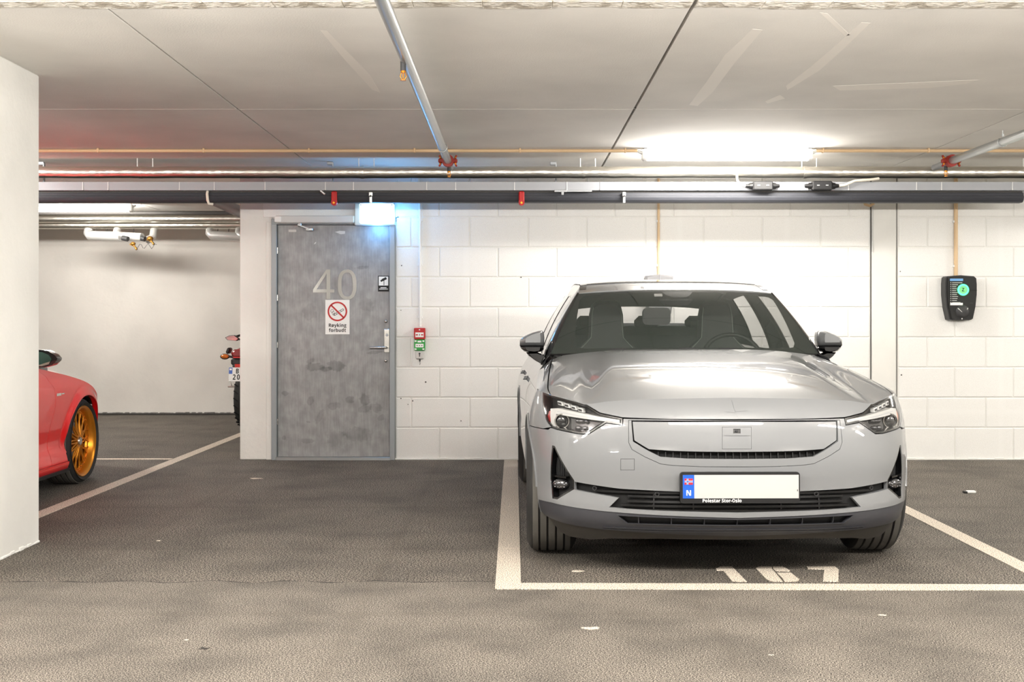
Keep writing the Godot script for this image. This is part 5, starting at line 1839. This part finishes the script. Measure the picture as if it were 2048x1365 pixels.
	# side glass, pillars, quarter
	for s in [-1.0, 1.0]:
		var sg := func(p: Vector2, off: float) -> Vector3:
			var top := Vector3(rail_x.at(p.x) , rail_y.at(p.x) - 0.004, -p.x)
			var sb := band.s_of_z(-p.x)
			var bot: Vector3 = band.at(Vector2(sb, sill.at(sb)))
			bot.z = -p.x
			var q := bot.lerp(top, p.y)
			q.x += 0.03 * 4.0 * p.y * (1.0 - p.y) + off
			q.x *= s
			return q
		var fr := [Vector2(1.62, 0.0), Vector2(1.97, 1.0)]
		mb = MB.new()
		mb.surf(sg, PackedVector2Array([Vector2(1.72, 0.05), Vector2(2.3, 0.05), Vector2(2.45, 0.84), Vector2(2.0, 0.84)]), [], Vector2(0.06, 0.1), 0.0)
		put("side_window", mb, M.side_glass, car)
		mb = MB.new()
		mb.surf(sg, PackedVector2Array([Vector2(2.85, 0.05), Vector2(3.35, 0.05), Vector2(3.25, 0.86), Vector2(2.85, 0.86)]), [], Vector2(0.06, 0.1), 0.0)
		put("side_window", mb, M.side_glass, car)
		mb = MB.new()
		mb.surf(sg, PackedVector2Array([Vector2(1.60, 0.0), Vector2(4.3, 0.0), Vector2(4.0, 1.0), Vector2(1.95, 1.0)]), [PackedVector2Array([Vector2(1.72, 0.05), Vector2(2.3, 0.05), Vector2(2.45, 0.84), Vector2(2.0, 0.84)]), PackedVector2Array([Vector2(2.85, 0.05), Vector2(3.35, 0.05), Vector2(3.25, 0.86), Vector2(2.85, 0.86)])], Vector2(0.06, 0.1), 0.003, 0.01)
		put("window_trim", mb, M.gloss_black, car)
		mb = MB.new()
		var pil := func(u: float, v: float) -> Vector3:
			var a: Vector3 = ws.call(Vector2(s, lerpf(-0.02, 1.0, v)), 0.0)
			var b: Vector3 = sg.call(Vector2(lerpf(1.60, 1.95, v), v), 0.0)
			var q := a.lerp(b, u)
			q += Vector3(s * 0.7, 0.4, 0.2) * 0.012 * 4.0 * u * (1.0 - u)
			return q
		mb.grid(pil, 6, 16)
		put("windscreen_pillar", mb, M.gloss_black, car)
		# closes the corner between fender top and pillar
		mb = MB.new()
		var cor := func(u: float, v: float) -> Vector3:
			var sx := lerpf(2.08, band.s_of_z(-1.66), u)
			var a := band.at(Vector2(s * sx, sill.at(sx)))
			var b := Vector3(s * lerpf(0.8, 0.775, u), lerpf(0.965, 0.99, u), lerpf(-1.42, -1.57, u))
			return a.lerp(b, v)
		mb.grid(cor, 6, 4)
		put("mirror_base_panel", mb, M.silver, car)
		door_mirror(car, s)
	interior(car)


func door_mirror(car: Node, s: float) -> void:
	var m := Node3D.new()
	m.name = "door_mirror"
	car.add_child(m, true)
	var fix := func(p: Array) -> PackedVector2Array:
		var r := PackedVector2Array()
		for q in p:
			r.append(Vector2(s * q.x, q.y))
		return r
	var mb := MB.new()
	mb.pillow(fix.call([Vector2(0.9565, 1.0275), Vector2(0.9554, 1.0614), Vector2(0.9409, 1.0788), Vector2(0.9097, 1.0961), Vector2(0.8750, 1.1100), Vector2(0.8473, 1.1176), Vector2(0.8247, 1.1204), Vector2(0.8133, 1.1083), Vector2(0.8098, 1.0788), Vector2(0.8109, 1.0275)]), 0.15, Transform3D(Basis(), Vector3(0, 0, -1.62)), 0.6, 0.95, 9)
	put("cap", mb, M.silver, m)
	mb = MB.new()
	mb.pillow(fix.call([Vector2(0.9556, 1.0301), Vector2(0.8122, 1.0301), Vector2(0.8129, 1.0092), Vector2(0.8209, 0.9946), Vector2(0.8643, 0.9884), Vector2(0.9303, 0.9946), Vector2(0.9494, 1.0127)]), 0.15, Transform3D(Basis(), Vector3(0, 0, -1.63)), 0.6, 0.95, 9)
	put("lower_shell", mb, M.gloss_black, m)
	mb = MB.new()
	mb.pillow(fix.call([Vector2(0.9196, 0.9916), Vector2(0.8570, 0.9934), Vector2(0.8257, 0.9812), Vector2(0.7972, 0.9742), Vector2(0.8118, 0.9256), Vector2(0.8292, 0.9203), Vector2(0.8744, 0.9464), Vector2(0.9057, 0.9708)]), 0.1, Transform3D(Basis(), Vector3(0, 0, -1.64)), 0.7, 0.9, 5)
	put("stalk", mb, M.gloss_black, m)
	block("mirror_glass", Vector3(s * 0.872, 1.06, -1.772), Vector3(0.085, 0.045, 0.006), 0.002, M.mirror_glass, m)


func interior(car: Node) -> void:
	var mb: MB
	for s in [-1.0, 1.0]:
		var st := Node3D.new()
		st.name = "front_seat"
		car.add_child(st, true)
		var outl := PackedVector2Array()
		for q in [[0.0, 1.295], [0.07, 1.29], [0.1, 1.262], [0.113, 1.2], [0.117, 1.08], [0.122, 1.035], [0.165, 1.0], [0.235, 0.94], [0.25, 0.85], [0.25, 0.6]]:
			outl.append(Vector2(q[0], q[1]))
		var full := PackedVector2Array()
		for q in outl:
			full.append(q)
		for k in range(outl.size() - 1, 0, -1):
			full.append(Vector2(-outl[k].x, outl[k].y))
		mb = MB.new()
		mb.pillow(full, 0.13, Transform3D(Basis(Vector3.RIGHT, 0.12 * -1.0), Vector3(s * 0.365, 0.035, -2.38)), 0.86, 0.95)
		put("backrest", mb, M.seat, st)
		mb = MB.new()
		for e in [-1.0, 1.0]:
			var pts := []
			for q in [[0.088, 1.24], [0.098, 1.18], [0.102, 1.09], [0.106, 1.04], [0.14, 1.0], [0.2, 0.94]]:
				pts.append(Basis(Vector3.RIGHT, -0.12) * Vector3(e * q[0], q[1], 0.004) + Vector3(s * 0.365, 0.035, -2.38))
			mb.tube(pts, 0.0028, 6)
		put("piping", mb, M.seam, st)
		mb = MB.new()
		mb.box(Vector3(s * 0.365, 0.55, -2.2), Vector3(0.5, 0.18, 0.52), 0.05)
		put("cushion", mb, M.seat, st)
	mb = MB.new()
	mb.box(Vector3(0, 0.86, -3.35), Vector3(1.25, 0.55, 0.16), 0.06)
	var bench := put("rear_bench", mb, M.seat, car)
	for x in [-0.4, 0.0, 0.4]:
		mb = MB.new()
		mb.box(Vector3(x, 1.165, -3.35), Vector3(0.24 if x else 0.18, 0.1, 0.09), 0.035)
		put("headrest", mb, M.seat, bench)
	mb = MB.new()
	mb.box(Vector3(0, 0.885, -1.72), Vector3(1.5, 0.16, 0.55), 0.06)
	mb.box(Vector3(0.37, 0.955, -1.72), Vector3(0.4, 0.07, 0.26), 0.03)
	put("dashboard", mb, M.charcoal, car)
	mb = MB.new()
	mb.box(Vector3(0, 0.5, -2.6), Vector3(1.6, 0.06, 2.4))
	for s in [-1.0, 1.0]:
		mb.box(Vector3(s * 0.735, 0.72, -2.6), Vector3(0.06, 0.44, 2.2), 0.02)
	put("cabin_lining", mb, M.seat, car)
	mb = MB.new()
	mb.box(Vector3(0, 0.88, -3.75), Vector3(1.3, 0.05, 0.7), 0.01)
	put("parcel_shelf", mb, M.charcoal, car)
	mb = MB.new()
	var pts := []
	for k in 33:
		var a := TAU * k / 32
		pts.append(Vector3(0.37, 0.93, -2.02) + Basis(Vector3.RIGHT, -0.4) * Vector3(cos(a) * 0.185, sin(a) * 0.175, 0))
	mb.tube(pts, 0.014, 8)
	mb.box(Vector3(0.37, 0.92, -2.01), Vector3(0.3, 0.06, 0.04), 0.02, Basis(Vector3.RIGHT, -0.4))
	put("steering_wheel", mb, M.black, car)
	mb = MB.new()
	mb.extr(rounded(Vector2(-0.085, -0.055), Vector2(0.085, 0.05), 0.03), 0.03, Transform3D(Basis(), Vector3(-0.117, 1.207, -1.93)))
	put("inner_mirror", mb, M.charcoal, car)
	mb = MB.new()
	mb.box(Vector3(0, 1.305, -1.9), Vector3(0.2, 0.07, 0.08), 0.03)
	put("camera_housing", mb, M.charcoal, car)


# ------------------------------------------------------------------ red car, seen past the pillar
func red_car() -> void:
	var car := thing("red_hatchback", Vector3(-4.02, 0, -9.55), "red hatchback with gold mesh wheels behind the white pillar", "car")
	car.rotation.y = PI
	var band := Band.new(0.905, 2.5, 0.75, 4.25, 3.0, 0.5, [Vector2(0.12, -0.06), Vector2(0.2, -0.01), Vector2(0.3, 0.0), Vector2(0.45, 0.0), Vector2(0.6, -0.02), Vector2(0.72, -0.07), Vector2(0.8, -0.14)],
		[Vector2(0.12, -0.03), Vector2(0.18, 0.0), Vector2(0.25, -0.004), Vector2(0.32, -0.03), Vector2(0.42, -0.022), Vector2(0.58, 0.0), Vector2(0.68, 0.004), Vector2(0.73, -0.002), Vector2(0.78, -0.022), Vector2(0.85, -0.035), Vector2(0.93, -0.07), Vector2(1.0, -0.12)])
	var f := band.at
	var axle := band.s_of_z(-0.85)
	var axle2 := band.s_of_z(-3.46)
	var arch := circle(Vector2(axle, 0.31), 0.345, 48)
	var arch2 := circle(Vector2(axle2, 0.31), 0.345, 48)
	var total: float = band.arc[-1]
	var sill := Smooth.new([Vector2(0.0, 0.6), Vector2(0.7, 0.595), Vector2(1.0, 0.6), Vector2(1.15, 0.63), Vector2(1.3, 0.695), Vector2(1.45, 0.742), Vector2(1.7, 0.79), Vector2(2.0, 0.832), Vector2(2.4, 0.885), Vector2(3.0, 0.92), Vector2(4.5, 0.96), Vector2(total + 0.1, 0.96)])
	var seam := PackedVector2Array()      # front edge of the door
	for q in [[2.28, 0.87], [2.10, 0.80], [2.03, 0.72], [2.01, 0.6], [2.07, 0.42], [2.08, 0.2]]:
		seam.append(Vector2(q[0], q[1]))
	var mb := MB.new()
	for s in [-1.0, 1.0]:
		var sd := func(p: PackedVector2Array) -> PackedVector2Array: return p if s > 0 else mirrored(p)
		var c1: PackedVector2Array = sd.call(arch)
		var c2: PackedVector2Array = sd.call(arch2)
		# bumper half, fender, door, quarter
		mb = MB.new()
		mb.surf(f, sd.call(rect(Vector2(0.0, 0.17), Vector2(1.35, 0.53))), [c1], Vector2(0.04, 0.03), 0.0, 0.02)
		mb.surf(f, sd.call(rect(Vector2(0.0, 0.5), Vector2(0.4, 0.6))), [], Vector2(0.04, 0.03), 0.0, 0.02)
		put("bumper", mb, M.red_paint, car)
		mb = MB.new()
		mb.surf(f, sd.call(rect(Vector2(0.4, 0.535), Vector2(1.04, 0.595))), [], Vector2(0.04, 0.03), -0.002, 0.02)
		put("head_lamp", mb, M.light_grey, car)
		var p := PackedVector2Array()
		for k in 16:
			var x := lerpf(1.045, 2.275, k / 15.0)
			p.append(Vector2(x, sill.at(x)))
		for q in seam:
			p.append(q - Vector2(0.004, 0))
		p.append_array([Vector2(1.1, 0.2), Vector2(1.1, 0.534), Vector2(1.045, 0.534)])
		mb = MB.new()
		mb.surf(f, sd.call(p), [c1], Vector2(0.03, 0.02), 0.0, 0.02)
		put("fender", mb, M.red_paint, car)
		p = PackedVector2Array(seam)
		p.append(Vector2(3.35, 0.2))
		for k in 12:
			var x := lerpf(3.35, 2.29, k / 11.0)
			p.append(Vector2(x, sill.at(x)))
		mb = MB.new()
		mb.surf(f, sd.call(p), [], Vector2(0.04, 0.02), 0.0, 0.02)
		put("door", mb, M.red_paint, car)
		p = PackedVector2Array([Vector2(3.355, 0.2), Vector2(total, 0.2), Vector2(total, 0.96)])
		for k in 12:
			var x := lerpf(total - 0.05, 3.355, k / 11.0)
			p.append(Vector2(x, sill.at(x)))
		mb = MB.new()
		mb.surf(f, sd.call(p), [c2], Vector2(0.06, 0.03), 0.0, 0.02)
		put("quarter_panel", mb, M.red_paint, car)
		# flares
		for a in [[axle, c1], [axle2, c2]]:
			mb = MB.new()
			var flare := func(u: float, v: float) -> Vector3:
				var th := lerpf(-0.15, PI + 0.15, u)
				var rr := lerpf(0.332, 0.405, v)
				var q := Vector2(a[0] + cos(th) * rr, 0.31 + sin(th) * rr)
				q.x *= s
				return band.at(q, lerpf(0.022, 0.0, smoothstep(0.0, 1.0, v)) * smoothstep(0.0, 0.14, u) * smoothstep(0.0, 0.14, 1.0 - u) + 0.001)
			mb.grid(flare, 40, 5)
			var lipring := PackedVector2Array()
			for k in 31:
				var th := lerpf(0.25, PI - 0.25, k / 30.0)
				lipring.append(Vector2(a[0], 0.31) + Vector2(cos(th), sin(th)) * 0.342)
			for k in range(30, -1, -1):
				var th := lerpf(0.25, PI - 0.25, k / 30.0)
				lipring.append(Vector2(a[0], 0.31) + Vector2(cos(th), sin(th)) * 0.33)
			mb.surf(f, sd.call(lipring), [], Vector2(0.05, 0.05), 0.021, 0.03)
			put("wheel_flare", mb, M.red_paint, car)
		mb = MB.new()
		mb.surf(f, sd.call(rect(Vector2(axle + 0.33, 0.15), Vector2(axle2 - 0.33, 0.198))), [], Vector2(0.1, 0.02), 0.012, 0.03)
		put("sill", mb, M.red_paint, car)
		mb = MB.new()
		mb.surf(f, sd.call(rect(Vector2(axle + 0.32, 0.125), Vector2(axle2 - 0.33, 0.15))), [], Vector2(0.1, 0.02), 0.03, 0.12)
		put("sill_blade", mb, M.charcoal, car)
		mb = MB.new()
		mb.surf(f, sd.call(rect(Vector2(1.92, 0.665), Vector2(2.0, 0.683))), [], Vector2(0.04, 0.02), 0.004, 0.004)
		mb.surf(f, sd.call(rect(Vector2(1.86, 0.672), Vector2(1.91, 0.68))), [], Vector2(0.04, 0.02), 0.003, 0.004)
		put("fender_badge", mb, M.chrome, car)
		for z in [-0.85, -3.46]:
			put("wheel_well", housing(Vector3(s * 0.85, 0.315, z), 0.352, 0.3, s), M.dark, car)
			gold_wheel(car, Vector3(s * 0.79, 0.307, z), s)
		# mirror: black shell, glass facing the rear
		var dm := Node3D.new()
		dm.name = "door_mirror"
		car.add_child(dm, true)
		mb = MB.new()
		var sh := PackedVector2Array()
		for q in [[0.84, 0.87], [0.93, 0.868], [0.985, 0.885], [1.015, 0.915], [1.02, 0.93], [1.0, 0.955], [0.95, 0.983], [0.88, 0.99], [0.835, 0.975], [0.825, 0.92]]:
			sh.append(Vector2(s * q[0], q[1]))
		mb.pillow(sh, 0.14, Transform3D(Basis(), Vector3(0, 0, -1.52)), 0.55, 0.97, 9)
		put("shell", mb, M.gloss_black, dm)
		var gl := PackedVector2Array()
		for q in [[0.845, 0.882], [0.92, 0.88], [0.965, 0.893], [0.982, 0.925], [0.965, 0.952], [0.92, 0.972], [0.86, 0.976], [0.84, 0.93]]:
			gl.append(Vector2(s * q[0], q[1]))
		mb = MB.new()
		mb.extr(gl, 0.004, Transform3D(Basis(), Vector3(0, 0, -1.668)))
		put("mirror_glass", mb, M.mirror_glass, dm)
		mb = MB.new()
		mb.box(Vector3(s * 0.83, 0.88, -1.58), Vector3(0.1, 0.04, 0.07), 0.015)
		put("stalk", mb, M.gloss_black, dm)
	# hood and cabin
	mb = MB.new()
	var lid := func(u: float, v: float) -> Vector3:
		var a := absf(u * 2 - 1)
		var sg := -1.0 if u < 0.5 else 1.0
		var fr := band.at(Vector2(a * 1.0, sill.at(a * 1.0)))
		var sx := lerpf(1.0, 2.3, v)
		var ed := band.at(Vector2(sx, sill.at(sx)))
		var bk := Vector3(ed.x * a, lerpf(0.99, ed.y, pow(a, 3.0)), lerpf(-1.55, ed.z, a * a))
		var e0 := band.at(Vector2(1.0, sill.at(1.0)))
		var e1 := band.at(Vector2(2.3, sill.at(2.3)))
		var b1 := Vector3(e1.x * a, lerpf(0.99, e1.y, pow(a, 3.0)), lerpf(-1.5, e1.z, a * a))
		var q := fr.lerp(b1, v) + (ed - e0.lerp(e1, v)) * pow(a, 4.0)
		q.y += 4.0 * v * (1.0 - v) * 0.045 * (1.0 - pow(a, 4.0))
		q.x *= sg
		return q
	mb.grid(lid, 40, 20)
	put("hood", mb, M.red_paint, car)
	mb = MB.new()
	var cab := func(u: float, v: float) -> Vector3:
		var z := lerpf(1.45, 4.1, u)
		var t := Smooth.new([Vector2(1.45, 0.99), Vector2(1.9, 1.28), Vector2(2.3, 1.43), Vector2(2.9, 1.45), Vector2(3.6, 1.38), Vector2(4.1, 1.0)]).at(z)
		var sx := band.s_of_z(-z)
		var e := band.at(Vector2(sx, sill.at(sx)))
		var th := v * PI
		return Vector3(-cos(th) * (e.x - 0.06 * (1 - absf(cos(th)))) * pow(absf(cos(th)), -0.35 if absf(cos(th)) > 0.2 else 0.0), e.y + (t - e.y) * pow(sin(th), 0.45), -z)
	mb.grid(cab, 24, 24)
	put("cabin_glass", mb, M.gloss_black, car)
	mb = MB.new()
	mb.box(Vector3(0, 0.25, -2.1), Vector3(1.2, 0.2, 3.6), 0.03)
	put("underbody", mb, M.dark, car)


# ------------------------------------------------------------------ motorcycle, tail towards the camera
func motorcycle() -> void:
	var t := thing("motorcycle", Vector3(-3.0, 0, -13.3), "red and black motorcycle half hidden behind the corner column", "motorcycle")
	var mb := MB.new()
	var ax := Transform3D(Basis(Vector3(0, 1, 0), Vector3(0, 0, 1), Vector3(1, 0, 0)), Vector3.ZERO)
	for z in [-0.15, -1.5]:
		var w := Node3D.new()
		w.name = "wheel"
		t.add_child(w, true)
		w.position = Vector3(0, 0.315, z)
		var h := 0.085 if z > -1 else 0.06
		mb = MB.new()
		mb.lathe([Vector2(0.215, -h + 0.01), Vector2(0.25, -h), Vector2(0.285, -h * 0.8), Vector2(0.308, -h * 0.4), Vector2(0.315, 0.0), Vector2(0.308, h * 0.4), Vector2(0.285, h * 0.8), Vector2(0.25, h), Vector2(0.215, h - 0.01)], ax, 40)
		put("tyre", mb, M.rubber, w)
		mb = MB.new()
		for k in 24:
			var a := TAU * k / 24
			for s in [-1.0, 1.0]:
				mb.box(Vector3(s * h * 0.5, cos(a) * 0.302, sin(a) * 0.302), Vector3(h * 0.9, 0.014, 0.012), 0, Basis(Vector3.RIGHT, a) * Basis(Vector3.UP, s * 0.6))
		put("tread", mb, M.dark, w).set_meta("kind", "stuff")
		mb = MB.new()
		mb.lathe([Vector2(0.19, -0.05), Vector2(0.215, -0.06), Vector2(0.215, 0.06), Vector2(0.19, 0.05)], ax, 32)
		for k in 5:
			mb.box(Basis(Vector3.RIGHT, TAU * k / 5) * Vector3(0, 0.11, 0), Vector3(0.03, 0.2, 0.035), 0.004, Basis(Vector3.RIGHT, TAU * k / 5))
		put("rim", mb, M.black, w)
	mb = MB.new()
	mb.box(Vector3(-0.1, 0.33, -0.4), Vector3(0.03, 0.06, 0.6), 0.01)
	mb.box(Vector3(0.1, 0.33, -0.4), Vector3(0.03, 0.06, 0.6), 0.01)
	put("swing_arm", mb, M.steel, t)
	mb = MB.new()
	mb.box(Vector3(0, 0.45, -0.85), Vector3(0.34, 0.42, 0.5), 0.06)
	put("engine", mb, M.charcoal, t)
	mb = MB.new()
	var tail := PackedVector2Array([Vector2(-0.12, 0.86), Vector2(-0.145, 0.8), Vector2(-0.12, 0.76), Vector2(0.12, 0.76), Vector2(0.145, 0.8), Vector2(0.12, 0.86), Vector2(0.06, 0.885), Vector2(-0.06, 0.885)])
	mb.pillow(tail, 0.7, Transform3D(Basis(), Vector3(0, 0, 0.06)), 0.8, 1.2)
	put("tail_cowl", mb, M.red_paint, t)
	mb = MB.new()
	mb.pillow(PackedVector2Array([Vector2(-0.105, 0.79), Vector2(0.105, 0.79), Vector2(0.12, 0.83), Vector2(0.08, 0.87), Vector2(-0.08, 0.87), Vector2(-0.12, 0.83)]), 0.05, Transform3D(Basis(), Vector3(0, 0, 0.1)), 0.8, 1.0)
	put("tail_light", mb, M.red_lens, t)
	mb = MB.new()
	mb.box(Vector3(0, 0.73, -0.02), Vector3(0.26, 0.1, 0.16), 0.03)
	mb.box(Vector3(0, 0.68, 0.06), Vector3(0.2, 0.05, 0.08), 0.015)
	put("undertail", mb, M.charcoal, t)
	block("reflector", Vector3(0, 0.69, 0.105), Vector3(0.14, 0.035, 0.01), 0.003, mat(Color(0.85, 0.12, 0.03), 0.3), t)
	var pl := Node3D.new()
	pl.name = "number_plate"
	t.add_child(pl)
	pl.position = Vector3(0, 0.595, 0.11)
	pl.rotation.x = -0.15
	block("plate", Vector3.ZERO, Vector3(0.27, 0.155, 0.004), 0.001, M.sign, pl)
	block("blue_band", Vector3(-0.115, 0.04, 0.003), Vector3(0.038, 0.07, 0.002), 0, M.blue, pl)
	block("flag_mark", Vector3(-0.115, 0.055, 0.0045), Vector3(0.024, 0.02, 0.001), 0, M.sign, pl)
	text("letter", "B", 0.075, Vector3(-0.042, 0.035, 0.003), M.ink, pl, 0.001, 600, Vector3.ZERO, 0.8)
	text("digit", "2", 0.08, Vector3(-0.075, -0.032, 0.003), M.ink, pl, 0.001, 600, Vector3.ZERO, 0.8)
	text("digit", "0", 0.08, Vector3(-0.028, -0.032, 0.003), M.ink, pl, 0.001, 600, Vector3.ZERO, 0.8)
	for s in [-1.0, 1.0]:
		mb = MB.new()
		mb.ell(Vector3(s * 0.2, 0.79, 0.02), Vector3(0.045, 0.026, 0.03), 12)
		var ind := put("indicator", mb, M.amber, t)
		mb = MB.new()
		mb.ell(Vector3(s * 0.205, 0.788, -0.005), Vector3(0.055, 0.034, 0.03), 12)
		mb.cyl(Vector3(s * 0.17, 0.79, 0), Vector3(s * 0.1, 0.78, 0), 0.012, 0.014, 8)
		put("indicator_shell", mb, M.charcoal, ind)
		mb = MB.new()
		mb.box(Vector3(s * 0.24, 0.845, -0.35), Vector3(0.04, 0.07, 0.12), 0.012, Basis(Vector3.BACK, s * 0.4))
		put("grab_handle", mb, M.black, t)
		mb = MB.new()
		mb.box(Vector3(s * 0.19, 0.44, -0.3), Vector3(0.1, 0.02, 0.05), 0.006)
		mb.cyl(Vector3(s * 0.2, 0.44, -0.3), Vector3(s * 0.235, 0.52, -0.32), 0.008, 0.008, 8)
		mb.cyl(Vector3(s * 0.1, 0.42, -0.35), Vector3(s * 0.17, 0.45, -0.3), 0.012, 0.012, 8)
		put("foot_peg", mb, M.steel, t)
		mb = MB.new()
		mb.cyl(Vector3(s * 0.1, 0.315, -0.15), Vector3(s * 0.14, 0.315, -0.15), 0.03, 0.022, 12)
		put("axle_nut", mb, M.steel, t)
		mb = MB.new()
		mb.tube([Vector3(s * 0.08, 1.0, -1.25), Vector3(s * 0.28, 1.02, -1.2), Vector3(s * 0.38, 0.98, -1.1)], 0.014, 8)
		put("handlebar", mb, M.black, t)
		var mr := PackedVector2Array()
		for q in [[0.27, 0.97], [0.3, 0.945], [0.42, 0.955], [0.45, 0.985], [0.4, 1.01], [0.33, 1.015]]:
			mr.append(Vector2(s * q[0], q[1]))
		mb = MB.new()
		mb.pillow(mr, 0.05, Transform3D(Basis(), Vector3(0, 0.0, -1.0)), 0.9, 0.6)
		mb.cyl(Vector3(s * 0.3, 0.96, -1.04), Vector3(s * 0.22, 0.96, -1.25), 0.008, 0.008, 6)
		var mh := put("mirror_housing", mb, M.black, t)
		var mg := PackedVector2Array()
		for q in mr:
			mg.append(Vector2(s * 0.36, 0.98) + (q - Vector2(s * 0.36, 0.98)) * 0.82)
		mb = MB.new()
		mb.extr(mg, 0.003, Transform3D(Basis(), Vector3(0, 0, -0.995)))
		put("mirror_glass", mb, M.chrome, mh)
	mb = MB.new()
	mb.box(Vector3(0, 0.84, -0.55), Vector3(0.28, 0.08, 0.6), 0.035)
	put("saddle", mb, M.black, t)
	mb = MB.new()
	mb.ell(Vector3(0, 0.85, -1.0), Vector3(0.17, 0.15, 0.28), 16)
	put("fuel_tank", mb, M.red_paint, t)
	mb = MB.new()
	for s in [-1.0, 1.0]:
		mb.cyl(Vector3(s * 0.09, 0.315, -1.5), Vector3(s * 0.09, 0.98, -1.22), 0.022, 0.025, 12)
	put("front_fork", mb, M.steel, t)
	mb = MB.new()
	mb.cyl(Vector3(0.16, 0.3, -0.9), Vector3(0.19, 0.45, 0.0), 0.04, 0.055, 16)
	put("exhaust", mb, M.steel, t)
